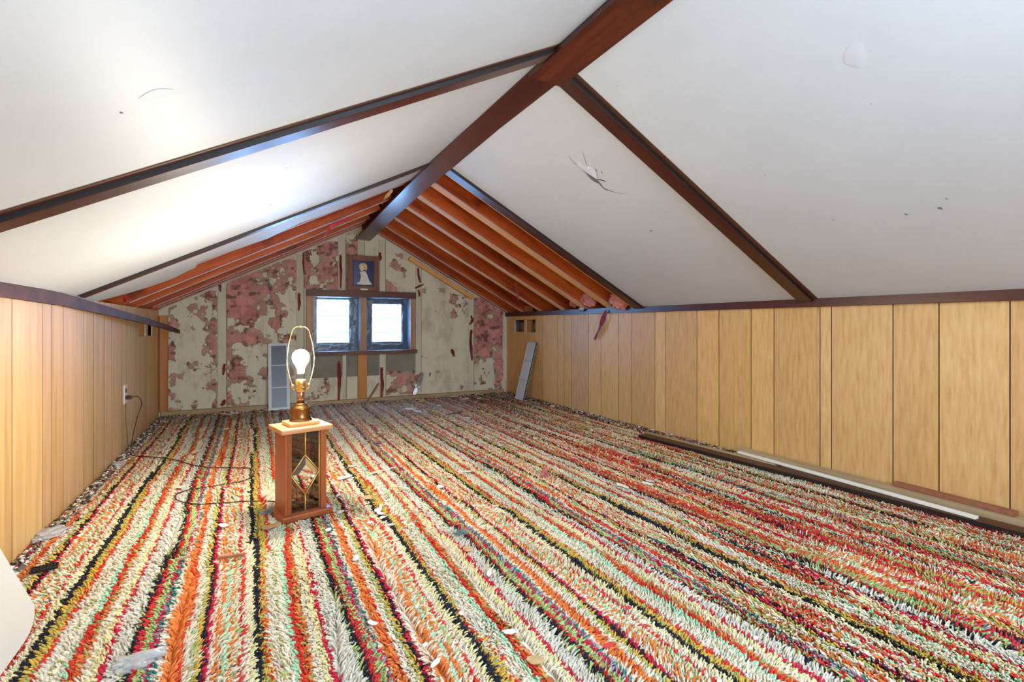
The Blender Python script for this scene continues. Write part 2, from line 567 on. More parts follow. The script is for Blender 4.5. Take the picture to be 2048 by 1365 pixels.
# gable wall with window openings
W1 = (0.541, 0.985); W2 = (1.05, 1.507); WZ = (0.525, 1.068)
xs = sorted({-1.2, W1[0], W1[1], W2[0], W2[1], XM, 3.15})


def deck(x): return min(ZTR + SR * (XR - x), ZTL + SL * (x - XL)) + 0.165


bm = bmesh.new()
for a, b in zip(xs, xs[1:]):
    mid = (a + b) / 2
    win = W1[0] < mid < W1[1] or W2[0] < mid < W2[1]
    parts = [(-0.03, WZ[0], 0), (WZ[1], None, 0)] if win else [(-0.03, None, 0)]
    for z0, z1, _ in parts:
        za = deck(a) if z1 is None else z1
        zb = deck(b) if z1 is None else z1
        vv = [bm.verts.new(p) for p in ((a, YB, z0), (b, YB, z0), (b, YB, zb), (a, YB, za), (a, YB + 0.12, z0), (b, YB + 0.12, z0), (b, YB + 0.12, zb), (a, YB + 0.12, za))]
        for f in ((0, 1, 2, 3), (5, 4, 7, 6), (4, 0, 3, 7), (1, 5, 6, 2), (3, 2, 6, 7), (4, 5, 1, 0)): bm.faces.new([vv[i] for i in f])
structure(bm_obj('wall_gable', bm, M['cream']))

# roof boards over everything
for nm, sl, x0, x1, z0, z1 in (('ceiling_roof_right', SR, XM, 3.2, zr(XM) + 0.15, zr(3.2) + 0.15), ('ceiling_roof_left', SL, XM, -1.25, zl(XM) + 0.15, zl(-1.25) + 0.15)):
    bm = bmesh.new()
    n = 22
    for k in range(n):
        a = k / n; b = (k + 1) / n - 0.002
        q = []
        for t in (a, b):
            X = x0 + (x1 - x0) * t; Z = z0 + (z1 - z0) * t
            q.append((X, Z))
        vv = [bm.verts.new(p) for p in ((q[0][0], YN - 0.1, q[0][1]), (q[1][0], YN - 0.1, q[1][1]), (q[1][0], 5.45, q[1][1]), (q[0][0], 5.45, q[0][1]),
                                        (q[0][0], YN - 0.1, q[0][1] + 0.03), (q[1][0], YN - 0.1, q[1][1] + 0.03), (q[1][0], 5.45, q[1][1] + 0.03), (q[0][0], 5.45, q[0][1] + 0.03))]
        for f in ((0, 1, 2, 3), (5, 4, 7, 6), (4, 0, 3, 7), (1, 5, 6, 2), (3, 2, 6, 7), (4, 5, 1, 0)): bm.faces.new([vv[i] for i in f])
    # felt that closes the gaps
    vv = [bm.verts.new(p) for p in ((x0, YN - 0.1, z0 + 0.032), (x1, YN - 0.1, z1 + 0.032), (x1, 5.45, z1 + 0.032), (x0, 5.45, z0 + 0.032))]
    bm.faces.new(vv)
    o = structure(bm_obj(nm, bm, M['deck']))


# white ceiling sheets
def ceiling_sheet(name, zf, x0, x1, ya, ragged, nrm):
    """sheet between x0 (wall) and x1 (ridge) from YN to ya, far edge ragged(t)"""
    n = 140
    vs = []; fs = []
    for i in range(n + 1):
        t = i / n
        x = x0 + (x1 - x0) * t
        y = ragged(t) if ragged else ya
        for yy, off in ((YN, 0.0), (YN, 0.012), (y, 0.0), (y, 0.012)):
            vs.append((x + nrm[0] * off, yy, zf(x) + nrm[1] * off))
    mi = []
    for i in range(n):
        a = i * 4; b = a + 4
        fs.append((a, b, b + 2, a + 2)); mi.append(0)
        fs.append((a + 1, a + 3, b + 3, b + 1)); mi.append(1)
        fs.append((a + 2, b + 2, b + 3, a + 3)); mi.append(1)
    o = mesh_obj(name, vs, fs, [M['ceiling'], M['drywall_edge']], None, mi)
    return structure(o)


nr = Vector((SR, 0, 1)).normalized(); nl = Vector((-SL, 0, 1)).normalized()
ceil_r = ceiling_sheet('ceiling_right', zr, XR + 0.01, XM + 0.005, 2.955, None, (nr.x, nr.z))


RAG = [(-0.0023, 3.292), (0.063, 3.456), (0.1163, 3.535), (0.1736, 3.57), (0.2252, 3.5), (0.2464, 3.49), (0.255, 3.33), (0.2659, 3.315), (0.3301, 3.338), (0.3851, 3.407), (0.4648, 3.45), (0.5043, 3.389), (0.5633, 3.325), (0.655, 3.36), (0.7032, 3.34), (0.7989, 3.344), (0.8802, 3.357), (0.9582, 3.304), (1.0029, 3.3)]


def rag(t):
    for (a, ya), (b, yb) in zip(RAG, RAG[1:]):
        if a <= t <= b:
            y = ya + (yb - ya) * (t - a) / (b - a)
            break
    return y + 0.012 * (float(vnoise(t * 60, 0.3, 5)) - 0.5) + 0.02 * (float(vnoise(t * 17, 0.7, 8)) - 0.5)


ceil_l = ceiling_sheet('ceiling_left', zl, XL - 0.01, XM + 0.005, 3.3, rag, (nl.x, nl.z))

# torn flap in the right ceiling sheet
Z6 = lambda x, y: (1050 + x / 6.827, 250 + y / 6.827)
crack = [(590, 425), (660, 515), (720, 550), (750, 575), (830, 660), (880, 720), (940, 775), (1000, 800), (1060, 860), (1100, 890), (1150, 902), (1220, 922), (1310, 938), (1400, 936)]
upper = [(592, 423), (663, 512), (724, 545), (760, 572), (850, 650), (915, 690), (970, 738), (1010, 770), (1068, 850), (1108, 878), (1152, 893), (1222, 918), (1310, 935), (1400, 934)]
vs = []; fs = []
for (a, b) in zip(crack, upper):
    vs.append(onR(*Z6(*a), 0.0008)); vs.append(onR(*Z6(*b), 0.0008))
for i in range(len(crack) - 1): fs.append((2 * i, 2 * i + 2, 2 * i + 3, 2 * i + 1))
mesh_obj('tear_gap', vs, fs, plain('tear_grey', (112, 110, 108), 0.9), ceil_r)
flap = [(780, 360), (735, 420), (700, 480), (708, 545), (835, 650), (975, 740), (985, 700), (968, 640), (940, 590), (860, 570), (800, 500), (745, 430)]
vs = [onR(*Z6(*p), 0.010 if k in (4, 5) else (0.006 if k in (3, 6) else 0.001)) for k, p in enumerate(flap)]
vs.append(onR(*Z6(850, 600), 0.008))
fs = [(k, (k + 1) % len(flap), len(flap)) for k in range(len(flap))]
mesh_obj('torn_flap', vs, fs, M['ceiling'], ceil_r)
for pl in ([(940, 575), (955, 590), (985, 630), (975, 640), (960, 600)], [(1030, 632), (1045, 640), (1060, 665), (1050, 660)], [(975, 735), (1000, 738), (1110, 765), (1105, 775), (1000, 752)]):
    mesh_obj('crack_line', [onR(*Z6(*p), 0.0012) for p in pl], [tuple(range(len(pl)))], plain('crack_grey', (84, 82, 80), 0.9), ceil_r)


def ellipse_dent(name, f, cx, cy, rx, ry, ang, h, mat, par, n=18):
    vs = [f(cx, cy, h)]; fs = []
    for rr, hh in ((0.5, h * 0.7), (1.0, 0.0006)):
        for k in range(n):
            a = 2 * math.pi * k / n
            u = rx * rr * math.cos(a); v = ry * rr * math.sin(a) * (1 + 0.2 * math.sin(3 * a))
            vs.append(f(cx + u * math.cos(ang) - v * math.sin(ang), cy + u * math.sin(ang) + v * math.cos(ang), hh))
    for k in range(n):
        fs.append((0, 1 + k, 1 + (k + 1) % n)); fs.append((1 + k, 1 + n + k, 1 + n + (k + 1) % n, 1 + (k + 1) % n))
    return mesh_obj(name, vs, fs, mat, par, smooth=True)


ellipse_dent('plaster_patch', onL, 312, 190, 36, 9, -0.25, 0.002, M['ceiling'], ceil_l)
ellipse_dent('plaster_patch', onR, 1712, 112, 24, 26, 0.3, 0.0018, M['ceiling'], ceil_r)
ellipse_dent('plaster_patch', onR, 1270, 435, 14, 9, 0.6, 0.0015, M['ceiling'], ceil_r)
for f, par, x, y, r in ((onL, ceil_l, 243, 226, 4), (onR, ceil_r, 1235, 172, 1.6), (onR, ceil_r, 1812, 429, 4), (onR, ceil_r, 1880, 417, 6), (onR, ceil_r, 1893, 398, 3), (onR, ceil_r, 1742, 208, 2),
                        (onR, ceil_r, 1332, 424, 1.6), (onL, ceil_l, 572, 336, 1.6), (onL, ceil_l, 541, 409, 2), (onR, ceil_r, 1530, 350, 2), (onR, ceil_r, 1665, 440, 2), (onR, ceil_r, 1302, 462, 3)):
    ellipse_dent('scuff_mark', f, x, y, r, r * 0.4, 0.2, 0.0012, plain('scuff_grey', (130, 128, 126), 0.9), par, 8)

# ------------------------------------------------------------------ beams and battens
bt = 0.018


def beam(name, pts, x0, x1, label):
    vs = []; fs = []
    for (y, z, dx) in pts:
        vs += [(x0 + dx, y, z), (x1 + dx, y, z - 0.004), (x1 + dx, y, z + bt), (x0 + dx, y, z + bt)]
    n = len(pts)
    mi = []
    for i in range(n - 1):
        a = i * 4; b = a + 4
        for k in range(4):
            fs.append((a + k, b + k, b + (k + 1) % 4, a + (k + 1) % 4)); mi.append(0 if k == 0 else 1)
    fs.append((0, 1, 2, 3)); fs.append(((n - 1) * 4 + 3, (n - 1) * 4 + 2, (n - 1) * 4 + 1, (n - 1) * 4)); mi += [1, 1]
    o = mesh_obj(name, vs, fs, [M['stain'], M['stain_x']], None, mi)
    tag(o, label, 'beam')
    return o


beam('ridge_board', [(YN + 0.01, 1.742, 0), (0, 1.742, 0), (1.60, 1.742, 0.0), (1.66, 1.742, 0.0)], 0.945, 1.09,
     'near red-brown stained ridge board crossing the top of the photo, overlapping the far one')
beam('ridge_board', [(1.60, 1.762, 0), (2.2, 1.765, 0), (2.85, 1.752, 0), (3.4, 1.742, -0.002), (4.2, 1.71, -0.004), (5.16, 1.655, -0.008)], 0.95, 1.088,
     'far ridge board with blue window sheen, sagging loose towards the gable wall')
# true ridge plank between the rafters
bm = bmesh.new(); add_box(bm, (1.005, 2.95, 1.775), (1.035, YB, 1.96))
tag(bm_obj('ridge_plank', bm, M['deck']), 'dark upright plank above the sagging ridge board, between the rafter tops', 'beam')


def batten(slope, ya, yb, th, label, stripe=True):
    if slope == 'R':
        p0 = Vector((XR - 0.02, ya, zr(XR - 0.02))); p1 = Vector((1.085, ya, zr(1.085))); up = -nr
    else:
        p0 = Vector((XL + 0.02, ya, zl(XL + 0.02))); p1 = Vector((0.955, ya, zl(0.955))); up = -nl
    root = empty('ceiling_batten', p0)
    tag(root, label, 'batten')
    R = frame_of(p0, p1, up)
    ex = (p1 - p0).normalized()
    Ld = (p1 - p0).length
    ey = R.to_3x3() @ Vector((0, 1, 0))
    s = 1 if ey.y > 0 else -1
    bm = bmesh.new()
    w = yb - ya
    lo, hi = (0, w) if s > 0 else (-w, 0)
    fs = add_box(bm, (0, lo, 0), (Ld, hi, th))
    for f in fs:
        c = f.calc_center_median()
        if abs(c.y) < 1e-5: f.material_index = 1  # near face coloured black for the shade it lies in
    bmesh.ops.bevel(bm, geom=bm.edges[:], offset=0.0015, segments=1, affect='EDGES')
    o = bm_obj('batten_board', bm, [M['stain_x'], M['stain_shade_edge']], root)
    o.matrix_local = Matrix.Translation(-p0) @ R
    if stripe:
        bm = bmesh.new()
        a, b = (-0.024, -0.0005) if s > 0 else (0.0005, 0.024)
        add_box(bm, (0, a, 0), (Ld, b, 0.003))
        o2 = bm_obj('edge_strip', bm, [M['trim_dark']], root)
        o2.matrix_local = Matrix.Translation(-p0) @ R
    return root


batten('L', 1.478, 1.548, 0.017, 'long dark batten across the left white ceiling, nearer of the two left ones')
batten('L', 2.895, 2.955, 0.014, 'dark batten on the left ceiling beside the ragged drywall edge', False)
batten('R', 1.600, 1.675, 0.02, 'red-brown batten between the two right white ceiling sheets')
batten('R', 2.90, 2.985, 0.02, 'dark batten with blue sheen between right ceiling sheet and bare rafters', False)

# wall-top trims
o = board('trim_3', (XR, YN, 0.908), (XR, YB, 0.908), (0, 0, 1), 0.0, 0.02, -0.022, 0.026, [M['stain_x']])
structure(o)
# left: a long loose board whose far end has come away from the wall
root = board('loose_trim_board', (XL, 0.9, 0.905), (XL, 0.9, 0.905) if False else (XL + 0.0, 3.2, 0.862), (0, 0, 1), -0.02, 0.0, -0.026, 0.026, [M['trim_dark']])
bpy.data.objects.remove(root)
pth = [(XL, YN, 0.905), (XL, 2.16, 0.904), (XL + 0.002, 2.7, 0.895), (XL + 0.03, 3.3, 0.862), (XL + 0.075, 3.9, 0.823), (XL + 0.125, 4.45, 0.780), (XL + 0.17, 4.9, 0.734)]
vs = []; fs = []
for i, p in enumerate(pth):
    h = 0.026 if i < 3 else 0.026 - 0.003 * (i - 2)
    for dx, dz in ((0.0, -h), (0.018, -h), (0.018, h), (0.0, h)): vs.append((p[0] + dx, p[1], p[2] + dz))
for i in range(len(pth) - 1):
    a = 4 * i; b = a + 4
    for k in range(4): fs.append((a + k, b + k, b + (k + 1) % 4, a + (k + 1) % 4))
fs += [(0, 1, 2, 3), tuple(4 * (len(pth) - 1) + k for k in (3, 2, 1, 0))]
tag(mesh_obj('loose_trim_board', vs, fs, M['trim_dark']), 'dark brown trim board on the left wall, its far end hanging loose', 'trim board')

# ------------------------------------------------------------------ rafters
ORD = ['first', 'second', 'third', 'fourth', 'fifth', 'sixth', 'seventh']
RY = [2.962, 3.262, 3.62, 3.985, 4.42, 4.83, 5.185]
RT = [0.085, 0.085, 0.075, 0.062, 0.05, 0.045, 0.045]
for side in 'RL':
    ys = RY if side == 'R' else [3.02, 3.475, 3.955, 4.375, 4.80, 5.0, 5.185]
    for i, y in enumerate(ys):
        if side == 'R':
            p0 = Vector((XR + 0.3, y, zr(XR + 0.3))); p1 = Vector((1.036, y, zr(1.036))); up = nr
        else:
            p0 = Vector((XL - 0.3, y, zl(XL - 0.3))); p1 = Vector((1.004, y, zl(1.004))); up = nl
        R = frame_of(p0, p1, up)
        s = 1 if (R.to_3x3() @ Vector((0, 1, 0))).y > 0 else -1
        L = (p1 - p0).length
        off = 0.004 if y > 3.6 or side == 'R' else 0.0135
        root = empty('rafter', p0)
        tag(root, 'bare %s rafter, %s from the white ceiling sheet on the %s slope' % ('orange and red-brown' if side == 'R' else 'red-brown', ORD[i], 'right' if side == 'R' else 'left'),
            'rafter', 'exposed rafters on the %s slope' % ('right' if side == 'R' else 'left'))
        bm = bmesh.new()
        rt = RT[i] if side == 'R' else 0.045
        lo, hi = (0, rt) if s > 0 else (-rt, 0)
        fs = add_box(bm, (0, lo, off), (L, hi, 0.148))
        fs[4].material_index = 1 if side == 'R' and i in (0, 1, 2, 3, 4) else 0
        bmesh.ops.bevel(bm, geom=bm.edges[:], offset=0.002, segments=1, affect='EDGES')
        o = bm_obj('timber', bm, [M['rafter'], M['rafter_raw']], root)
        o.matrix_local = Matrix.Translation(-p0) @ R
        if i > 0:
            bm = bmesh.new()
            a, b = (-0.004, -0.001) if s > 0 else (0.001, 0.004)
            n = 40
            for k in range(n):
                x0 = L * (0.16 + 0.82 * k / n); x1 = L * (0.16 + 0.82 * (k + 1) / n) + 0.001
                add_box(bm, (x0, a, off - 0.002), (x1, b, off + (0.0045 if side == 'R' else 0.003) + random.uniform(0, 0.002)))
            o = bm_obj('paper_flange', bm, [M['kraft_pale']], root)
            o.matrix_local = Matrix.Translation(-p0) @ R

# ------------------------------------------------------------------ gable wall: studs, plate, insulation
def ybox(name, x0, x1, z0, z1, y0, y1, mat, label=None, cat=None, group=None, parent=None, bevel=0.0015):
    bm = bmesh.new(); add_box(bm, (x0, y0, z0), (x1, y1, z1), 0, None, bevel)
    o = bm_obj(name, bm, mat, parent)
    if label: tag(o, label, cat, group)
    return o


def under(x): return min(zr(x), zl(x)) + 0.0


STUDS = [(-0.269, -0.202, 0, None, 'below the left rafters, left of the white grille'),
         (0.388, 0.452, 0, None, 'directly left of the window, behind the lit bulb'),
         (0.775, 0.845, 1.136, None, 'above the window, left of the framed picture'),
         (0.965, 1.03, 1.136, 1.64, 'behind and above the framed picture'),
         (1.178, 1.245, 1.136, None, 'above the window, right of the framed picture'),
         (1.572, 1.632, 0, None, 'directly right of the window'),
         (2.186, 2.246, 0, None, 'nearest the right panelled wall'),
         (0.815, 0.85, 0.04, 0.487, 'below the window, left of the orange stud'),
         (1.185, 1.25, 0.04, 0.487, 'below the window, right of the orange stud')]
for x0, x1, z0, z1, where in STUDS:
    zt = z1 if z1 else min(under(x0), under(x1)) - 0.005
    root = empty('wall_stud', (x0, YB, z0))
    tag(root, 'cream painted wall stud ' + where, 'stud', 'cream studs of the gable wall')
    b = ybox('stud_face', 0, x1 - x0, 0.04 if z0 == 0 else 0, zt - z0, -0.012, 0.0, M['stud'], parent=root)
    b = ybox('dark_seam', x1 - x0, x1 - x0 + 0.006, 0.04 if z0 == 0 else 0, zt - z0, -0.002, 0.0, M['seam'], parent=root, bevel=0)
ybox('wall_stud', 0.963, 1.054, 0.035, 0.486, YB - 0.03, YB, M['pine_z'], 'bare orange stud under the middle of the window', 'stud')
ybox('wall_stud', -0.70, -0.643, 0.035, 0.87, YB - 0.04, YB, M['pine_z'], 'bare orange corner stud beside the left panelled wall', 'stud')
board('sole_plate', (-0.69, YB - 0.045, 0), (2.62, YB - 0.045, 0), (0, 0, 1), 0, 0.045, -0.03, 0.035, [M['plate']])
tag(bpy.data.objects['sole_plate'], 'pale wooden plate running along the foot of the gable wall', 'plate')
# slanting orange cleat and the thin stick
a = onY(818, 517, YB - 0.03); b = onY(944, 596, YB - 0.03)
tag(board('cleat', a, b, (0, -1, 0), -0.022, 0.022, 0, 0.03, [M['rafter_raw']]), 'orange cleat slanting across the gable wall under the last right rafter', 'board')
a = onY(734, 804, YB - 0.05); b = onY(757, 767, YB - 0.02)
tag(board('thin_stick', a, b, (0, -1, 0), -0.008, 0.008, 0, 0.012, [M['stick']]), 'thin brown stick leaning on the gable wall right of the orange stud', 'stick')
# thin rectangle below the sill, coloured darker grey than the wall
ybox('grey_strip', 0.52, 1.568, 0.262, 0.487, YB - 0.004, YB - 0.0005, M['dull_grey'], 'flat grey strip directly below the window sill', 'board', bevel=0)


def insulation(name, x0, x1, z0, z1, bias, seed, label, thr=0.5, depth=0.02, step=0.005, mat='pink', sc=9):
    nx = int((x1 - x0) / step) + 1; nz = int((z1 - z0) / step) + 1
    X, Z = np.meshgrid(np.linspace(x0, x1, nx), np.linspace(z0, z1, nz))
    lim = np.minimum(ZTR + SR * (XR - X), ZTL + SL * (X - XL)) - 0.01
    m = 0.75 * fbm(X * sc, Z * sc, seed, 5) + 0.25 * fbm(X * 34, Z * 34, seed + 40, 4) + bias((X - x0) / (x1 - x0) + 0.45 * (fbm(X * 11, Z * 11, seed + 50, 4) - 0.5), (Z - z0) / (z1 - z0) + 0.35 * (fbm(X * 11 + 9, Z * 11, seed + 51, 4) - 0.5))
    d = np.clip((m - thr) * 5, 0, 1)
    h = d ** 0.6 * depth * (0.35 + 1.1 * fbm(X * 38, Z * 38, seed + 3, 4))
    keep = (m > thr) & (Z < lim)
    e = np.clip(d * 0.9 + 0.9 * (fbm(X * 26, Z * 26, seed + 8, 5) - 0.5), 0, 1)[..., None]
    q3 = np.clip((fbm(X * 15 + 3, Z * 15, seed + 12, 4) - 0.42) * 4.5, 0, 1)[..., None]
    dk = np.clip((fbm(X * 20 + 7, Z * 24, seed + 15, 5) - 0.56) * 7, 0, 1)[..., None] * 0.75
    cA = np.array(lin((178, 152, 128))); cB = np.array(lin((196, 124, 116))); cC = np.array(lin((222, 150, 140))); cD = np.array(lin((96, 66, 66)))
    cg = (cA * (1 - e) + (cB * (1 - q3) + cC * q3) * e) * (1 - dk) + cD * dk
    idx = -np.ones(X.shape, int)
    vcol = []
    cell = keep[:-1, :-1] & keep[1:, :-1] & keep[:-1, 1:] & keep[1:, 1:]
    vs = []; fs = []
    for i, j in zip(*np.nonzero(cell)):
        q = []
        for a, b in ((i, j), (i, j + 1), (i + 1, j + 1), (i + 1, j)):
            if idx[a, b] < 0:
                idx[a, b] = len(vs); vs.append((X[a, b], YB - 0.001 - h[a, b], Z[a, b])); vcol.append(cg[a, b])
            q.append(int(idx[a, b]))
        fs.append(tuple(q))
    o = mesh_obj(name, vs, fs, M['fluff'], smooth=True)
    ca = o.data.color_attributes.new('col', 'FLOAT_COLOR', 'POINT')
    arr = np.ones((len(vs), 4), np.float32); arr[:, :3] = vcol
    ca.data.foreach_set('color', arr.ravel())
    tag(o, label, 'insulation', None, 'stuff')
    return o


insulation('insulation_fluff', -0.64, -0.275, 0.04, 1.1, lambda u, v: 0.16 * (u < 0.14) + 0.10 * (u > 0.84) - 0.03 + 0.06 * (v > 0.75) + 0.1 * (v < 0.03), 3,
           'pink insulation remnants beside the left corner stud of the gable wall', 0.56)
insulation('insulation_fluff', -0.20, 0.385, 0.04, 1.42, lambda u, v: 0.17 * (v > 0.58) * (1 - 0.6 * u * (v < 0.8)) + 0.12 * (u < 0.35) - 0.02 - 0.12 * (u > 0.6) * (v < 0.45), 9,
           'broad pink insulation remnants between the two studs left of the bulb', 0.53, 0.03)
insulation('insulation_fluff', 0.455, 0.77, 1.14, 1.62, lambda u, v: 0.14 + 0 * u, 21, 'pink insulation filling the bay left of the framed picture', 0.52, 0.03)
insulation('insulation_fluff', 0.85, 0.96, 1.14, 1.72, lambda u, v: 0.06 + 0 * u, 33, 'pink insulation patch behind the framed picture', 0.5, 0.02)
insulation('insulation_fluff', 1.25, 1.565, 1.14, 1.55, lambda u, v: -0.02 + 0.14 * (v > 0.55) * (u < 0.6) + 0.08 * (v < 0.2) * (u < .4), 41, 'small pink insulation remnants right of the framed picture', 0.6, 0.02)
insulation('insulation_fluff', 1.64, 2.18, 0.04, 1.2, lambda u, v: 0.18 * (v > 0.78) * (u > 0.6) - 0.13 + 0.16 * (v < 0.05) * (u < 0.2), 52, 'few pink insulation specks on the wide cream board right of the window', 0.56, 0.02)
insulation('insulation_fluff', 2.255, 2.61, 0.04, 1.1, lambda u, v: 0.12 + 0.10 * (u > 0.75) + 0.05 * (v > 0.6) - 0.16 * (v < 0.3) * (u < 0.7), 61, 'thick pink insulation in the right corner bay of the gable wall', 0.53, 0.04, mat='pink')
insulation('insulation_fluff', 1.255, 1.56, 0.045, 0.3, lambda u, v: 0.05 + 0.06 * (u > 0.4), 77, 'pink smears below the right half of the window', 0.55, 0.015)
insulation('insulation_fluff', 0.46, 0.81, 0.045, 0.3, lambda u, v: -0.06 + 0 * u, 78, 'faint pink smears low on the wall below the left window', 0.55, 0.012)


# loose clumps of insulation where the right slope meets the wall
def clump(name, c, r, seed, mat, label, sq=(1, 1, 1)):
    bm = bmesh.new()
    bmesh.ops.create_icosphere(bm, subdivisions=4, radius=1.0)
    for v in bm.verts:
        p = v.co.copy()
        n = float(fbm(p.x * 2 + 5 + p.z, p.y * 2 + p.z * 1.5 + 9, seed, 4)) * 0.9 + 0.5 * float(fbm(p.x * 6 + p.z * 4, p.y * 6 + 3, seed + 4, 3))
        v.co = Vector((p.x * sq[0], p.y * sq[1], p.z * sq[2])) * r * (0.15 + 1.15 * n)
    o = bm_obj(name, bm, M[mat], smooth=True)
    o.location = c
    tag(o, label, 'insulation')
    return o


for k, (px, py, r, lab, mt) in enumerate(((1148, 607, 0.05, 'small dull pink insulation clump resting on the right wall top, leftmost of three', 'pink'),
                                        (1182, 600, 0.085, 'largest pink insulation clump on the right wall top, middle of three', 'pink_hot'),
                                        (1240, 603, 0.085, 'pink insulation clump tucked against the last right batten', 'pink_hot'))):
    p = onX(px, py, 2.63)
    clump('insulation_clump', (p.x, p.y, p.z), r, 90 + k, mt, lab, (0.7, 1.1, 0.75))
p = onX(1163, 619, 2.64)
clump('crumpled_foil', p, 0.028, 99, 'foil', 'crumpled silver foil scrap on the right wall top below the pink clumps', (0.6, 1.2, 0.7))['category'] = 'foil scrap'


# torn kraft paper strips
def strip(name, pts, w, mat, label, cat='paper strip', twist=0.6, n=(0, 1, 0), group='red torn paper strips'):
    pts = smooth_path(pts, 4)
    vs = []; fs = []
    N = len(pts)
    nv = Vector(n)
    for i, p in enumerate(pts):
        t = (pts[min(i + 1, N - 1)] - pts[max(i - 1, 0)]).normalized()
        s = t.cross(nv).normalized()
        u = i / (N - 1)
        ww = w * (0.35 + 0.9 * math.sin(math.pi * min(1, u * 0.9 + 0.1))) * (0.8 + 0.4 * float(vnoise(i * 0.9, len(vs), 3)))
        k = nv * (-0.25 * ww * math.sin(twist * i))
        for q in (p - s * ww / 2 + k, p + s * ww / 2 - k):
            vs.append(q); vs.append(q - nv * 0.0008)
    for i in range(N - 1):
        a = 4 * i; b = a + 4
        fs += [(a, b, b + 2, a + 2), (a + 1, a + 3, b + 3, b + 1), (a, a + 1, b + 1, b), (a + 2, b + 2, b + 3, a + 3)]
    fs += [(0, 2, 3, 1), (4 * (N - 1), 4 * (N - 1) + 1, 4 * (N - 1) + 3, 4 * (N - 1) + 2)]
    o = mesh_obj(name, vs, fs, M[mat])
    tag(o, label, cat, group)
    return o


yw = YB - 0.016
SV = [([(449, 728), (448, 740), (446, 751)], 0.022, 'on the leftmost cream stud, mid height'),
      ([(440, 566), (440, 575), (441, 584)], 0.018, 'at the top of the leftmost cream stud'),
      ([(598, 586), (599, 605), (597, 622)], 0.024, 'on the stud left of the window, above the lamp harp'),
      ([(681, 510), (682, 540), (681, 578)], 0.025, 'long, left of the framed picture'),
      ([(608, 505), (609, 535), (612, 570)], 0.026, 'in the angle of the bay left of the framed picture'),
      ([(760, 505), (761, 514), (760, 522)], 0.03, 'bright, on the stud right of the framed picture'),
      ([(836, 536), (838, 555), (841, 566)], 0.022, 'on the stud right of the window, topmost'),
      ([(830, 577), (840, 572), (848, 569)], 0.018, 'slanting, on the stud right of the window'),
      ([(837, 580), (839, 588), (838, 594)], 0.022, 'short, just right of the window head'),
      ([(943, 660), (942, 690), (944, 722)], 0.036, 'long and dark, on the stud nearest the right wall'),
      ([(942, 632), (945, 640), (939, 650)], 0.030, 'short, above the long one on the stud nearest the right wall'),
      ([(903, 699), (906, 705), (908, 714)], 0.03, 'bright, on the wide cream board right of the window'),
      ([(678, 722), (679, 760), (677, 806)], 0.03, 'hanging below the left window half to the plate'),
      ([(763, 735), (765, 765), (762, 800)], 0.034, 'hanging below the right window half to the plate'),
      ([(442, 812), (447, 805), (450, 800)], 0.03, 'at the foot of the leftmost cream stud')]
for pts, w, lab in SV:
    strip('torn_paper_strip', [onY(x, y, yw) for x, y in pts], w, 'kraft', 'dark red paper strip ' + lab)
strip('torn_paper_strip', [onX(1213, 621, 2.645), onX(1204, 645, 2.645), onX(1197, 662, 2.65), onX(1189, 680, 2.66)], 0.034, 'kraft', 'dark red torn paper strip hanging over the right panelled wall', n=(1, 0, 0))
strip('torn_paper_strip', [onR(1031, 567, 0.01), onR(1034, 585, 0.03), onR(1038, 599, 0.05)], 0.03, 'pink', 'pinkish torn paper strip hanging from a bare right rafter', n=(0, 1, 0))
strip('torn_paper_strip', [onL(700, 438, 0.02), onL(668, 450, 0.03), onL(656, 462, 0.05), onL(646, 478, 0.07)], 0.014, 'redpaper', 'bright red torn strip dangling from the left rafters', n=(0, 1, 0))
strip('torn_paper_strip', [onL(785, 380, 0.01), onL(772, 395, 0.03), onL(764, 410, 0.05)], 0.018, 'tan', 'tan paper sliver hanging by the ridge from the left rafters', n=(0, 1, 0))
strip('torn_paper_strip', [onL(252, 590, 0.01), onL(250, 597, 0.02), onL(249, 604, 0.03)], 0.018, 'redpaper', 'small orange-red paper curl at the low end of the left rafters', n=(0, 1, 0))
# curled foil-backed strip by the right of the window foot
strip('curled_foil_strip', [onY(844, 745, YB - 0.05), onY(838, 765, YB - 0.06), onY(828, 790, YB - 0.07)], 0.05, 'foil', 'silver and red curled foil strip leaning on the foot of the gable wall', 'foil strip', group=None)
clump('insulation_clump', onY(834, 757, YB - 0.03), 0.035, 120, 'pink', 'pink fluff ball above the curled foil strip at the gable wall foot', (0.8, 0.4, 1.0))

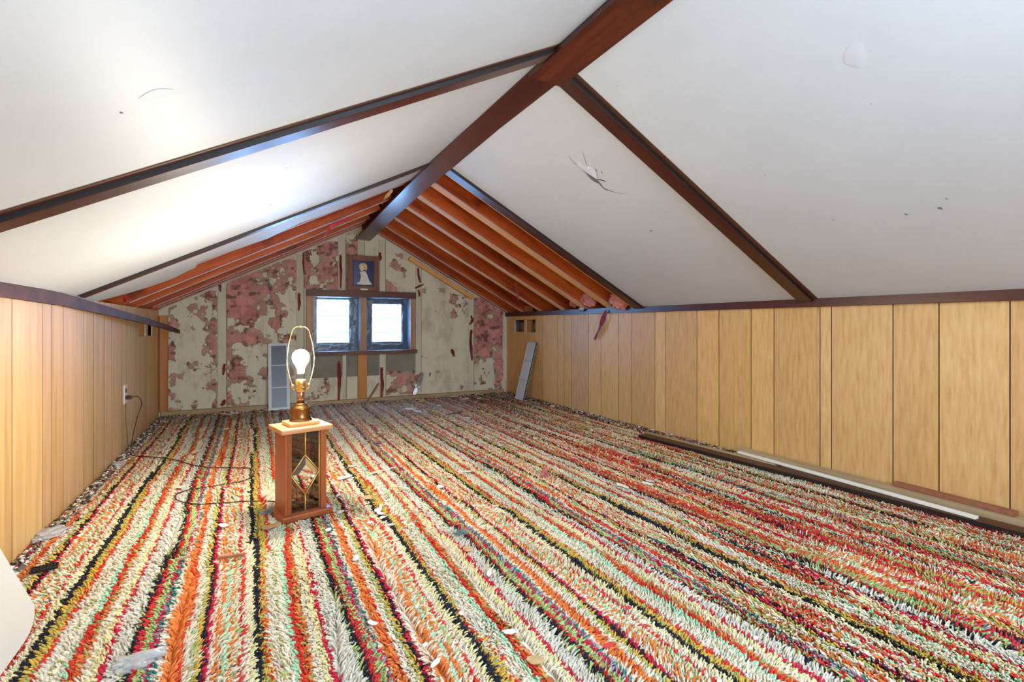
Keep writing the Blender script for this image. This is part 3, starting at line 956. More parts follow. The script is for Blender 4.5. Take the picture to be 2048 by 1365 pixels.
# ------------------------------------------------------------------ window
ybox('trim_4', 0.475, 1.562, WZ[1], 1.135, YB - 0.055, YB + 0.0, M['winwood']); structure(bpy.data.objects['trim_4'])
ybox('trim_5', 0.535, 1.572, 0.487, WZ[0], YB - 0.075, YB + 0.0, M['winwood']); structure(bpy.data.objects['trim_5'])
ybox('trim_6', 0.475, W1[0], WZ[0], WZ[1], YB - 0.03, YB + 0.0, M['winwood_l']); structure(bpy.data.objects['trim_6'])
ybox('trim_7', W2[1], 1.562, WZ[0], WZ[1], YB - 0.03, YB + 0.0, M['winwood_l']); structure(bpy.data.objects['trim_7'])
ybox('trim_8', W1[1], W2[0], WZ[0], WZ[1], YB - 0.02, YB + 0.12, M['winwood_l']); structure(bpy.data.objects['trim_8'])
YP = YB + 0.10
for k, (W, px0, px1, py0, py1) in enumerate(((W1, 634, 698, 601, 687), (W2, 744.5, 802.5, 610, 685))):
    root = empty('window_%d' % (k + 1), ((W[0] + W[1]) / 2, YB, WZ[0]))
    structure(root)
    o0 = Vector(root.location)
    a = onY(px0, py1, YP); b = onY(px1, py0, YP)
    x0, x1, z0, z1 = a.x, b.x, a.z, b.z
    z1 = min(z1, WZ[1] - 0.01); x0 = max(x0, W[0] + 0.004)
    # reveal lining
    bm = bmesh.new()
    t = 0.004
    for lo, hi in (((W[0], YB - 0.01, WZ[0]), (W[0] + t, YP, WZ[1])), ((W[1] - t, YB - 0.01, WZ[0]), (W[1], YP, WZ[1])),
                   ((W[0], YB - 0.01, WZ[0]), (W[1], YP, WZ[0] + t)), ((W[0], YB - 0.01, WZ[1] - t), (W[1], YP, WZ[1]))):
        add_box(bm, Vector(lo) - o0, Vector(hi) - o0)
    bm_obj('reveal_lining', bm, M['bluefoil'], root)
    bm = bmesh.new()
    for lo, hi in (((W[0], YP, WZ[0]), (x0, YP + 0.02, WZ[1])), ((x1, YP, WZ[0]), (W[1], YP + 0.02, WZ[1])),
                   ((x0, YP, WZ[0]), (x1, YP + 0.02, z0)), ((x0, YP, z1), (x1, YP + 0.02, WZ[1]))):
        if hi[0] > lo[0] + 0.001 and hi[2] > lo[2] + 0.001: add_box(bm, Vector(lo) - o0, Vector(hi) - o0)
    bm_obj('window_frame', bm, M['bluefoil'], root)
    nsl = 8
    for s in range(nsl):
        zc = z0 + (z1 - z0) * (s + 0.5) / nsl
        hh = (z1 - z0) / nsl * 0.53
        bm = bmesh.new()
        Mx = Matrix.Translation(Vector(((x0 + x1) / 2, YP + 0.012, zc)) - o0) @ Matrix.Rotation(math.radians(8), 4, 'X')
        add_box(bm, (-(x1 - x0) / 2 - 0.005, -0.002, -hh), ((x1 - x0) / 2 + 0.005, 0.002, hh), 0, Mx)
        fr = bm_obj('louvre_slat', bm, M['slat'], root)
        bm = bmesh.new()
        add_box(bm, (-(x1 - x0) / 2 + 0.004, -0.004, -hh - 0.003), ((x1 - x0) / 2 - 0.004, 0.004, -hh + 0.007), 0, Mx)
        bm_obj('slat_edge', bm, M['grey_fin'], fr)
    # crinkled torn sheet edges around the pane
    pts = []
    for k2 in range(28):
        u = k2 / 27
        per = u * 4
        if per < 1: q = (x0 - 0.01 + (x1 - x0 + 0.02) * per, z0 - 0.02)
        elif per < 2: q = (x1 + 0.012, z0 - 0.02 + (z1 - z0 + 0.03) * (per - 1))
        elif per < 3: q = (x1 + 0.012 - (x1 - x0 + 0.02) * (per - 2), z1 + 0.008)
        else: q = (x0 - 0.01, z1 + 0.008 - (z1 - z0 + 0.03) * (per - 3))
        pts.append(Vector((min(max(q[0] + random.uniform(-0.006, 0.006), W[0] + 0.006), W[1] - 0.006), YP - 0.012 + random.uniform(-0.006, 0.004), min(max(q[1] + random.uniform(-0.006, 0.006), WZ[0] + 0.006), WZ[1] - 0.006))) - o0)
    tube('torn_film_edge', pts, 0.0022, plain('clear_film_edge', (190, 205, 220), 0.2), root, 5)

# ------------------------------------------------------------------ picture on the window head
pf = empty('framed_picture', (1.02, YB - 0.03, 1.136))
tag(pf, 'wood framed plaque of a kneeling praying child on navy blue, standing on the window head', 'picture')
a = onY(694, 581, YB - 0.03); b = onY(758, 514, YB - 0.03)
w = b.x - a.x; h = b.z - 1.136
fw = 0.055
bm = bmesh.new()
cx0 = a.x - 1.02
for lo, hi in (((cx0, -0.02, 0), (cx0 + fw, 0, h)), ((cx0 + w - fw, -0.02, 0), (cx0 + w, 0, h)), ((cx0 + fw, -0.02, 0), (cx0 + w - fw, 0, fw * 0.9)), ((cx0 + fw, -0.02, h - fw), (cx0 + w - fw, 0, h))):
    add_box(bm, lo, hi, 0, None, 0.003)
bm_obj('wooden_frame', bm, M['picwood'], pf)
bm = bmesh.new()
x0, x1, z0, z1 = cx0 + fw, cx0 + w - fw, fw * 0.9, h - fw
for lo, hi in (((x0, -0.016, z0), (x0 + 0.008, -0.004, z1)), ((x1 - 0.008, -0.016, z0), (x1, -0.004, z1)), ((x0, -0.016, z0), (x1, -0.004, z0 + 0.008)), ((x0, -0.016, z1 - 0.008), (x1, -0.004, z1))):
    add_box(bm, lo, hi)
bm_obj('inner_lip', bm, M['picwood_d'], pf)
bm = bmesh.new(); add_box(bm, (x0 + 0.008, -0.010, z0 + 0.008), (x1 - 0.008, -0.002, z1 - 0.008))
bg_o = bm_obj('blue_plaque', bm, M['blue'], pf)
xc = (x0 + x1) / 2; hh = z1 - z0


def relief(name, poly, mat, y=-0.011, d=0.005):
    bm = bmesh.new()
    v = [bm.verts.new((xc + p[0] * (x1 - x0), y, z0 + p[1] * hh)) for p in poly]
    f = bm.faces.new(v)
    r = bmesh.ops.extrude_face_region(bm, geom=[f])
    for q in r['geom']:
        if isinstance(q, bmesh.types.BMVert): q.co.y -= d
    o = bm_obj(name, bm, M[mat], pf)
    return o


relief('child_robe', [(-0.30, 0.08), (-0.27, 0.14), (-0.18, 0.17), (-0.14, 0.30), (-0.12, 0.42), (-0.16, 0.50), (-0.06, 0.60), (0.08, 0.60), (0.16, 0.50), (0.22, 0.34), (0.30, 0.18), (0.40, 0.10), (0.38, 0.06), (0.0, 0.05)], 'ivory')
relief('child_hair', [(-0.20, 0.72), (-0.22, 0.82), (-0.10, 0.91), (0.06, 0.92), (0.16, 0.85), (0.18, 0.72), (0.14, 0.62), (0.02, 0.66), (0.0, 0.78), (-0.12, 0.80)], 'blond', -0.013, 0.006)
relief('child_face', [(-0.17, 0.66), (-0.20, 0.72), (-0.16, 0.80), (-0.04, 0.82), (0.03, 0.74), (0.02, 0.64), (-0.06, 0.60), (-0.13, 0.61)], 'skin', -0.012, 0.006)
relief('child_arm', [(-0.14, 0.46), (-0.18, 0.56), (-0.12, 0.58), (-0.04, 0.46), (0.06, 0.42), (0.04, 0.36), (-0.08, 0.38)], 'skin', -0.015, 0.004)
bm = bmesh.new(); add_box(bm, (-0.035, -0.023, 0.008), (0.035, -0.02, 0.024))
bm_obj('name_plate', bm, M['ivory'], pf)

# ------------------------------------------------------------------ white grille and panel
g = empty('white_grille', (0.14, 5.06, 0))
tag(g, 'tall white ribbed register grille leaning on the gable wall left of the lamp', 'grille')
P0 = onY(537, 820, 5.07); P0.z = 0
P1 = onY(580, 817, 5.07); P1.z = 0
T0 = onY(532, 688, 5.2)
upv = (T0 - P0); Hh = upv.length
R = frame_of(P0, P1, upv)
Wd = (P1 - P0).length
g.location = P0
Rl = Matrix.Translation(-P0) @ R


def gpart(name, boxes, mat, parent=g):
    bm = bmesh.new()
    for lo, hi in boxes: add_box(bm, lo, hi)
    o = bm_obj(name, bm, mat, parent)
    o.matrix_local = Rl
    return o


gpart('grille_frame', [((0, -0.006, 0), (0.026, 0.006, Hh)), ((Wd - 0.026, -0.006, 0), (Wd, 0.006, Hh)), ((0.026, -0.006, 0), (Wd - 0.026, 0.006, 0.022)), ((0.026, -0.006, Hh - 0.022), (Wd - 0.026, 0.006, Hh))], M['white_metal'])
for t in (1 / 3, 2 / 3): gpart('cross_bar', [((0.026, -0.006, Hh * t - 0.004), (Wd - 0.026, 0.005, Hh * t + 0.004))], M['white_metal'])
gpart('ribbed_fins', [((0.028 + i * (Wd - 0.056) / 22, -0.003, 0.022), (0.028 + (i + 0.5) * (Wd - 0.056) / 22, 0.003, Hh - 0.022)) for i in range(22)] + [((0.026, 0.003, 0.02), (Wd - 0.026, 0.005, Hh - 0.02))], M['grey_fin'])

g2 = empty('register_cover', (2.5, 4.6, 0))
tag(g2, 'narrow white ribbed panel leaning on the right panelled wall near the far corner', 'panel')
P0 = onZ(1031, 798); P1 = onZ(1051, 802)
T0 = onX(1053, 685, 2.655)
Wd = 0.172
e = Vector((0.0, -1, 0))
P1 = P0 + e * Wd
R = frame_of(P0, P1, T0 - P0)
Hh = (T0 - P0).length
g2.location = P0
Rl = Matrix.Translation(-P0) @ R
P = gpart('cover_sheet', [((0, -0.006, 0), (Wd, 0.006, Hh))], M['white_metal'], g2)
for t in (0.34, 0.67): gpart('panel_seam', [((0.01, -0.008, Hh * t - 0.002), (Wd - 0.01, 0.008, Hh * t + 0.002))], M['grey_fin'], g2)
gpart('panel_lip', [((0, -0.009, 0), (0.006, 0.009, Hh)), ((Wd - 0.006, -0.009, 0), (Wd, 0.009, Hh)), ((0, -0.009, Hh - 0.006), (Wd, 0.009, Hh))], M['white_metal'], g2)

# ------------------------------------------------------------------ outlet and cord
oc = onX(250, 790, XL)
out = empty('wall_outlet', (XL, 3.925, 0.35))
tag(out, 'white double outlet plate on the left panelled wall', 'outlet')
bm = bmesh.new(); add_box(bm, (0, -0.037, -0.058), (0.006, 0.037, 0.058), 0, None, 0.002); bm_obj('cover_plate', bm, M['white_plastic'], out)
for dz in (0.022, -0.022):
    bm = bmesh.new(); add_box(bm, (0.005, -0.015, dz - 0.013), (0.008, 0.015, dz + 0.013), 0, None, 0.001); s = bm_obj('socket_face', bm, M['black'], out)
cord = empty('lamp_cord', (XL + 0.01, 3.925, 0.0))
tag(cord, 'thin brown lamp cord looping over the carpet from the outlet to the lamp', 'cord')
cp = [Vector((XL + 0.035, 3.93, 0.328)), Vector((XL + 0.06, 3.97, 0.325)), Vector((XL + 0.07, 4.03, 0.27)), Vector((XL + 0.05, 4.0, 0.18)), Vector((XL + 0.045, 3.9, 0.08)), Vector((XL + 0.05, 3.82, 0.012))]
for x, y in ((265, 912), (300, 915), (345, 920), (400, 934), (470, 937), (500, 938), (508, 948), (490, 962), (430, 973), (375, 982), (354, 990), (351, 999), (370, 1007), (400, 1010), (450, 1007), (500, 1004), (548, 1005)):
    q = onZ(x, y, 0.004); cp.append(Vector((q.x, q.y, 0.006)))
cp.append(Vector((0.13, 2.34, 0.006)))
o0 = Vector(cord.location)
tube('flex', [p - o0 for p in smooth_path(cp, 7)], 0.0026, M['cable'], cord, 6)
bm = bmesh.new(); add_box(bm, (XL + 0.008, 3.915, 0.316), (XL + 0.036, 3.94, 0.340), 0, None, 0.003)
for v in bm.verts: v.co -= o0
bm_obj('plug', bm, M['cable'], cord)
cord2 = [(XL + 0.006, 3.925, 0.292), (XL + 0.008, 3.905, 0.2), (XL + 0.02, 3.885, 0.1), (XL + 0.03, 3.86, 0.01)]
tag(tube('thin_wire', smooth_path(cord2, 5), 0.0014, M['cable'], None, 5), 'hair-thin wire hanging straight below the white outlet plate', 'wire')

# ------------------------------------------------------------------ lamp
YAW = math.radians(14)
lamp = empty('table_lamp', (0.184, 2.260, 0.0), YAW)
tag(lamp, 'lit lamp with bare bulb on a wooden case with diamond leaded glass', 'lamp')
LW, LD, LH = 0.166, 0.132, 0.352   # case width, depth, top


def lbox(name, lo, hi, mat, bevel=0.002, parent=lamp):
    bm = bmesh.new(); add_box(bm, lo, hi, 0, None, bevel)
    return bm_obj(name, bm, M[mat], parent)


lbox('base_plinth', (-LW / 2 - 0.018, -LD / 2 - 0.022, 0.0), (LW / 2 + 0.018, LD / 2 + 0.022, 0.024), 'orange_wood', 0.006)
for s in (-1, 1):
    lbox('side_wall', (s * LW / 2 - (0.010 if s > 0 else 0), -LD / 2, 0.024), (s * LW / 2 + (0 if s > 0 else 0.010), LD / 2, LH), 'orange_wood', 0.002)
for sy in (-1, 1):
    y = sy * (LD / 2 - 0.010)
    for s in (-1, 1):
        xa = s * (LW / 2 - 0.010)
        lbox('corner_post', (min(xa, xa - s * 0.014), y - 0.010, 0.024), (max(xa, xa - s * 0.014), y + 0.010, LH), 'orange_wood', 0.0015)
    gx = LW / 2 - 0.026
    yg = sy * (LD / 2 - 0.014)
    bm = bmesh.new(); add_box(bm, (-gx, yg - 0.0012, 0.026), (gx, yg + 0.0012, LH - 0.002))
    gl = bm_obj('glass_pane', bm, M['glass'], lamp)

    def came(p, q, r=0.0027):
        o = tube('brass_came', [Vector((p[0], yg - sy * -0.0015, p[1])), Vector((q[0], yg - sy * -0.0015, q[1]))], r, M['came'], gl, 6)
    zc = 0.178; dh = 0.088; dv = 0.002
    for p, q in (((-gx, 0.026), (-gx, LH)), ((gx, 0.026), (gx, LH)), ((-gx, zc), (0, zc + 0.075)), ((0, zc + 0.075), (gx, zc)), ((gx, zc), (0, zc - 0.088)), ((0, zc - 0.088), (-gx, zc)),
                 ((0, 0.026), (0, zc - 0.088)), ((0, zc + 0.075), (0, LH))):
        came(p, q)
for sy in (-1, 1):
    yg = sy * (LD / 2 - 0.014)
    gx = LW / 2 - 0.026
    c0 = [(-gx * 0.9, 0.178), (0, 0.178 + 0.066), (gx * 0.9, 0.178), (0, 0.178 - 0.078)]
    c1 = [(-gx * 0.5, 0.178), (0, 0.178 + 0.036), (gx * 0.5, 0.178), (0, 0.178 - 0.043)]
    vs = [(x, yg + sy * 0.0014, z) for x, z in c0] + [(x, yg + sy * 0.0062, z) for x, z in c1]
    fs = [(k, (k + 1) % 4, 4 + (k + 1) % 4, 4 + k) for k in range(4)] + [(4, 5, 6, 7)]
    mesh_obj('bevelled_diamond', vs, fs, M['clear'], lamp)
lbox('top_plate', (-LW / 2 - 0.020, -LD / 2 - 0.024, LH), (LW / 2 + 0.020, LD / 2 + 0.024, LH + 0.020), 'lamp_top', 0.007)
lbox('upper_plinth', (-0.062, -0.052, LH + 0.020), (0.062, 0.052, LH + 0.036), 'lamp_top', 0.006)
zb = LH + 0.036
lathe('brass_pedestal', [(0.0435, zb), (0.045, zb + 0.003), (0.0435, zb + 0.006), (0.040, zb + 0.009), (0.0365, zb + 0.020), (0.0355, zb + 0.036), (0.037, zb + 0.046), (0.0375, zb + 0.052), (0.036, zb + 0.056), (0.029, zb + 0.061), (0.025, zb + 0.068), (0.024, zb + 0.072), (0.0145, zb + 0.074)], M['brass'], lamp)
lathe('stem_tube', [(0.0145, zb + 0.072), (0.0145, zb + 0.118), (0.013, zb + 0.120)], M['chrome'], lamp)
lathe('bulb_socket', [(0.012, zb + 0.118), (0.019, zb + 0.126), (0.020, zb + 0.130), (0.0195, zb + 0.150), (0.021, zb + 0.154), (0.0205, zb + 0.168), (0.017, zb + 0.172)], M['brass_light'], lamp)
lbox('socket_switch', (-0.004, -0.034, zb + 0.137), (0.004, -0.019, zb + 0.142), 'brass', 0.001)
bz = 0.648
bulb = lathe('light_bulb', [(0.013, bz - 0.062), (0.014, bz - 0.045), (0.020, bz - 0.030), (0.030, bz - 0.014), (0.034, bz + 0.004), (0.031, bz + 0.021), (0.020, bz + 0.034), (0.004, bz + 0.038)], M['bulb'], lamp, 24)
hz0 = zb + 0.124; hz1 = 0.782
half = [(0.020, hz0), (0.030, hz0 + 0.008), (0.036, hz0 + 0.022), (0.036, hz0 + 0.03), (0.044, hz0 + 0.055), (0.055, hz0 + 0.10), (0.056, hz0 + 0.15), (0.050, hz0 + 0.195), (0.033, hz1 - 0.012), (0.018, hz1), (0.0, hz1)]
pts = [Vector((-x, 0, z)) for x, z in half] + [Vector((x, 0, z)) for x, z in half[::-1][1:]]
tube('harp', pts, 0.0017, M['brass_light'], lamp, 8)
lathe('harp_finial', [(0.009, hz1 - 0.002), (0.009, hz1 + 0.004), (0.004, hz1 + 0.006)], M['brass_light'], lamp, 16)
for s in (-1, 1):
    lathe('harp_clip', [(0.005, hz0 + 0.014), (0.005, hz0 + 0.030)], M['brass_light'], lamp, 10, center=(s * 0.034, 0))

# ------------------------------------------------------------------ white object by the left wall
a = Vector((-0.50, 1.735, 0.0))
poly = []
# outline in (y, z): bottom far corner rounded, slanting far edge
cyr = 0.03
prof = [(1.0, 0.0), (1.66, 0.0), (1.69, 0.004), (1.712, 0.016), (1.724, 0.036), (1.722, 0.06), (1.525, 0.284), (1.42, 0.43), (1.0, 0.43)]
vs = []
for y, z in prof: vs.append((-0.50, y, z))
for y, z in prof: vs.append((-0.525, y, z))
n = len(prof)
fs = [tuple(range(n))[::-1], tuple(range(n, 2 * n))] + [(k, (k + 1) % n, n + (k + 1) % n, n + k) for k in range(n)]
tag(mesh_obj('white_board', vs, fs, M['white_plastic']), 'smooth white rounded-corner board leaning by the left wall at the photo edge', 'board')

# ------------------------------------------------------------------ boards along the right wall
def lay(name, a, b, w, z0, z1, mats, label, faces=None, side=1, cat='board'):
    a = Vector((a[0], a[1], 0)); b = Vector((b[0], b[1], 0))
    ex = (b - a).normalized()
    o = board(name, a, b, (0, 0, 1), 0, w, z0, z1, mats, None, 0.0012, faces)
    tag(o, label, cat)
    return o


# direction far -> near; +y local is to the left of travel = towards +x (wall) when travelling -y
lay('stained_baseboard', (2.395, 2.66), (2.545, 0.35), 0.075, 0.0, 0.022, [M['trim_dark'], M['stain_shade_edge']], 'dark-edged brown baseboard lying along the right wall, nearest the carpet middle', {2: 1})
lay('brown_plank', (2.612, 2.03), (2.590, 0.25), 0.062, 0.0, 0.040, [M['plate'], M['white_plastic']], 'brown plank lying against the right wall foot')
lay('white_strip', (2.570, 2.00), (2.520, 0.88), 0.026, 0.0225, 0.034, [M['flake']], 'long rough white strip lying between the brown boards on the right', cat='strip')
lay('thin_moulding', (2.50, 2.72), (2.55, 1.75), 0.030, 0.0, 0.02, [M['plate']], 'thin pale moulding lying behind the far end of the dark-edged baseboard', cat='moulding')
lay('short_batten', (2.640, 1.22), (2.630, 0.80), 0.034, 0.041, 0.060, [M['stick']], 'short reddish wood offcut on top of the brown plank', cat='offcut')

# ------------------------------------------------------------------ carpet
PER = 0.4705
C = dict(cream=(236, 220, 194), pale=(238, 224, 166), black=(48, 44, 54), must=(222, 178, 78), olive=(176, 176, 104), red=(222, 64, 48), crim=(214, 44, 70), mint=(184, 222, 182),
         orange=(238, 136, 68), rorange=(208, 96, 58), grey=(218, 210, 194), green=(180, 202, 132), teal=(46, 130, 112), lilac=(170, 152, 160))
STR = [(0.034, ['black']), (0.081, ['must', 'must', 'olive']), (0.10, ['red']), (0.145, ['cream', 'cream', 'grey']), (0.165, ['olive', 'cream', 'cream']), (0.196, ['cream']), (0.224, ['mint']),
       (0.25, ['red']), (0.283, ['rorange', 'olive', 'orange']), (0.317, ['cream']), (0.353, ['pale']), (0.372, ['crim']), (0.452, ['grey', 'cream', 'grey', 'mint']), (0.468, ['olive', 'black', 'green']), (0.486, ['black']),
       (0.510, ['red', 'crim']), (0.549, ['green', 'green', 'olive']), (0.574, ['crim', 'lilac', 'crim']), (0.592, ['teal', 'lilac', 'teal']), (0.62, ['cream']), (0.652, ['orange']), (0.672, ['rorange', 'red', 'orange']),
       (0.705, ['cream']), (0.728, ['olive', 'green', 'cream']), (0.746, ['must']), (0.764, ['black']), (0.782, ['crim']), (0.807, ['cream']), (0.843, ['orange', 'orange', 'cream']), (0.868, ['mint', 'cream']),
       (0.893, ['orange', 'cream', 'orange']), (0.925, ['green', 'cream', 'cream']), (0.942, ['red']), (0.975, ['cream']), (1.001, ['pale'])]
edges_ = np.array([s[0] for s in STR])
PAL = np.zeros((len(STR), 3, 3))
for i, (_, cs) in enumerate(STR):
    q = (cs * 3)[:3] if len(cs) in (1, 3) else (cs[:3] if len(cs) > 3 else [cs[0], cs[1], cs[0]])
    for k in range(3): PAL[i, k] = lin(C[q[k]])


def wobble(x, y):
    return 0.010 * (vnoise(x * 1.3 + 3, y * 1.7, 71) - 0.5) + 0.008 * (vnoise(x * 6, y * 7, 72) - 0.5)


def stripe_color(x, y, n):
    s = ((x - 0.0026 + wobble(x, y)) / PER) % 1.0
    i = np.searchsorted(edges_, s, side='right').clip(0, len(STR) - 1)
    k = RNG.integers(0, 3, n)
    c = PAL[i, k].copy()
    c *= RNG.uniform(0.80, 1.08, (n, 1))
    # the pile towards the right wall is mixed with more red and brown yarn
    kk = vnoise(x * 75, y * 0.9, 91)
    sub = (kk > 1.0 - 0.36 * np.clip((x - 0.9) / 0.9, 0, 1)) & (RNG.random(n) < 0.85)
    mixp = np.array([lin(C[k]) for k in ('red', 'crim', 'rorange', 'olive', 'red', 'black', 'teal')])
    pick = (vnoise(x * 75 + 40, y * 0.6, 92) * 6.99).astype(int)
    c[sub] = mixp[pick[sub]]
    dirt_glare = np.clip((y - 2.9) / 1.8, 0, 1)[:, None] * 0.5 + np.clip((0.25 - (XR - x)) / 0.25, 0, 1)[:, None] * 0.4 + np.clip((0.12 - (x - XL)) / 0.12, 0, 1)[:, None] * 0.4
    dirt_glare = dirt_glare * (0.6 + 0.8 * vnoise(x * 9, y * 9, 31)[:, None])
    dirt_glare = np.clip(dirt_glare, 0, 0.8)
    mid = (np.clip((x - 0.1) / 0.4, 0, 1) * np.clip((2.1 - x) / 0.5, 0, 1))[:, None]  # window glare on the middle far pile, painted as pale grey over dirt
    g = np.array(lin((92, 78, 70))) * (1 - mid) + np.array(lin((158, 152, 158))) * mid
    return c * (1 - dirt_glare) + g * dirt_glare


def make_tufts(y0, y1, dens_row, dens_y, wd, ln, u_lim=1.18):
    rows = np.arange(XL + 0.004, XR - 0.004, dens_row)
    ny = int((y1 - y0) / dens_y)
    X = np.repeat(rows, ny)
    Y = np.tile(y0 + (np.arange(ny) + 0.5) * dens_y, len(rows))
    n = len(X)
    X = X + RNG.normal(0, dens_row * 0.30, n); Y = Y + RNG.uniform(-0.5, 0.5, n) * dens_y
    dep = X * ST + Y * CT
    u = (X * CT - Y * ST) / np.maximum(dep, 0.01) * FPX / 1024
    v = HC * FPX / np.maximum(dep, 0.01) + YH
    m = (np.abs(u) < u_lim) & (dep > 0.3) & (v < 1365 * 1.10) & (X > XL + 0.006) & (X < XR - 0.006) & (Y < YB - 0.05)
    # keep clear of the lamp foot
    m &= ~((np.abs(X - 0.184) < 0.085) & (np.abs(Y - 2.26) < 0.075))
    X, Y = X[m], Y[m]
    return X, Y, np.full(len(X), wd), np.full(len(X), ln)


sets = [make_tufts(0.35, 1.75, 0.0055, 0.0052, 0.0025, 0.0205), make_tufts(1.75, 2.6, 0.0064, 0.0060, 0.0028, 0.020),
        make_tufts(2.6, 3.7, 0.0078, 0.0078, 0.0036, 0.020), make_tufts(3.7, 5.2, 0.0096, 0.0105, 0.0048, 0.020)]
X = np.concatenate([s[0] for s in sets]); Y = np.concatenate([s[1] for s in sets]); Wd_ = np.concatenate([s[2] for s in sets]); Ln = np.concatenate([s[3] for s in sets])
n = len(X)
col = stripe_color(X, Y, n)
print('TUFTS', n)
ridge = vnoise(X * 42, Y * 5, 51)                       # ribs along the stripes
Ln = Ln * (0.58 + 0.62 * ridge) * RNG.uniform(0.8, 1.2, n)
Wd_ = Wd_ * RNG.uniform(0.75, 1.3, n)
ang = (vnoise(X * 14, Y * 10, 61) - 0.5) * 2.0 + RNG.normal(0, 0.40, n) + np.where(vnoise(X * 9 + 4, Y * 1.3, 62) > 0.5, 0.0, math.pi)
tilt = np.clip(RNG.normal(0.95, 0.28, n) + 0.35 * (vnoise(X * 30, Y * 12, 63) - 0.5), 0.15, 1.4)
d = np.stack([np.cos(ang), np.sin(ang)], 1)
s_ = np.stack([-d[:, 1], d[:, 0]], 1)
ZB = -0.017
V = np.zeros((n, 10, 3), np.float32)
for ring, (t, wf, bend) in enumerate(((0.0, 0.8, 0.55), (0.55, 1.15, 0.85), (1.0, 0.85, 1.1))):
    th = tilt * bend
    L = Ln * t
    cx = X + d[:, 0] * np.sin(th) * L; cy = Y + d[:, 1] * np.sin(th) * L; cz = ZB + np.cos(th) * L + (0.003 if t > 0 else 0)
    w = Wd_ * wf
    for k in range(3):
        a = 2 * math.pi * k / 3 + 0.5
        ca, sa = math.cos(a), math.sin(a)
        V[:, ring * 3 + k, 0] = cx + s_[:, 0] * w * ca + d[:, 0] * w * sa * np.cos(th)
        V[:, ring * 3 + k, 1] = cy + s_[:, 1] * w * ca + d[:, 1] * w * sa * np.cos(th)
        V[:, ring * 3 + k, 2] = cz - w * sa * np.sin(th)
    if ring == 2:
        V[:, 9, 0] = cx + d[:, 0] * np.sin(th) * w; V[:, 9, 1] = cy + d[:, 1] * np.sin(th) * w; V[:, 9, 2] = cz + np.cos(th) * w
np.maximum(V[:, :, 2], ZB - 0.002, out=V[:, :, 2])
V[:, :, 0] = np.clip(V[:, :, 0], XL + 0.002, XR - 0.002)
quads = []
for r_ in (0, 3):
    for k in range(3): quads.append((r_ + k, r_ + (k + 1) % 3, r_ + 3 + (k + 1) % 3, r_ + 3 + k))
tris = [(6 + k, 6 + (k + 1) % 3, 9) for k in range(3)]
base = (np.arange(n) * 10)[:, None]
Q = (base[:, :, None] + np.array(quads)[None]).reshape(-1)
T = (base[:, :, None] + np.array(tris)[None]).reshape(-1)
# backing sheet with its own stripes
bx = np.arange(XL, XR, 0.006); by = np.linspace(YN, YB, 60)
BX, BY = np.meshgrid(bx, by)
nb = BX.size
BV = np.stack([BX.ravel(), BY.ravel(), np.full(nb, ZB)], 1).astype(np.float32)
w_ = len(bx)
ii = (np.arange(len(by) - 1)[:, None] * w_ + np.arange(w_ - 1)[None]).ravel()
BQ = (np.stack([ii, ii + 1, ii + 1 + w_, ii + w_], 1) + n * 10).reshape(-1)
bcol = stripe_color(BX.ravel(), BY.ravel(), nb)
allV = np.concatenate([V.reshape(-1, 3), BV]); nV = len(allV)
loops = np.concatenate([Q, BQ, T]).astype(np.int32)
nq = len(Q) // 4 + len(BQ) // 4; ntr = len(T) // 3
me = bpy.data.meshes.new('carpet')
me.vertices.add(nV); me.vertices.foreach_set('co', allV.ravel())
me.loops.add(len(loops)); me.loops.foreach_set('vertex_index', loops)
me.polygons.add(nq + ntr)
ls = np.concatenate([np.arange(nq) * 4, nq * 4 + np.arange(ntr) * 3]).astype(np.int32)
me.polygons.foreach_set('loop_start', ls)
me.polygons.foreach_set('use_smooth', np.ones(nq + ntr, bool))
me.materials.append(M['carpet'])
ca = me.color_attributes.new('col', 'FLOAT_COLOR', 'POINT')
cc = np.ones((nV, 4), np.float32)
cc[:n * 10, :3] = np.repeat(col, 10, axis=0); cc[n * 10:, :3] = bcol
ca.data.foreach_set('color', cc.ravel())
me.update(calc_edges=True)
co = bpy.data.objects.new('shag_carpet', me); COL.objects.link(co)
tag(co, 'multicoloured striped shag carpet covering the whole attic floor', 'carpet', None, 'stuff')
del V, Q, T, allV, loops, cc

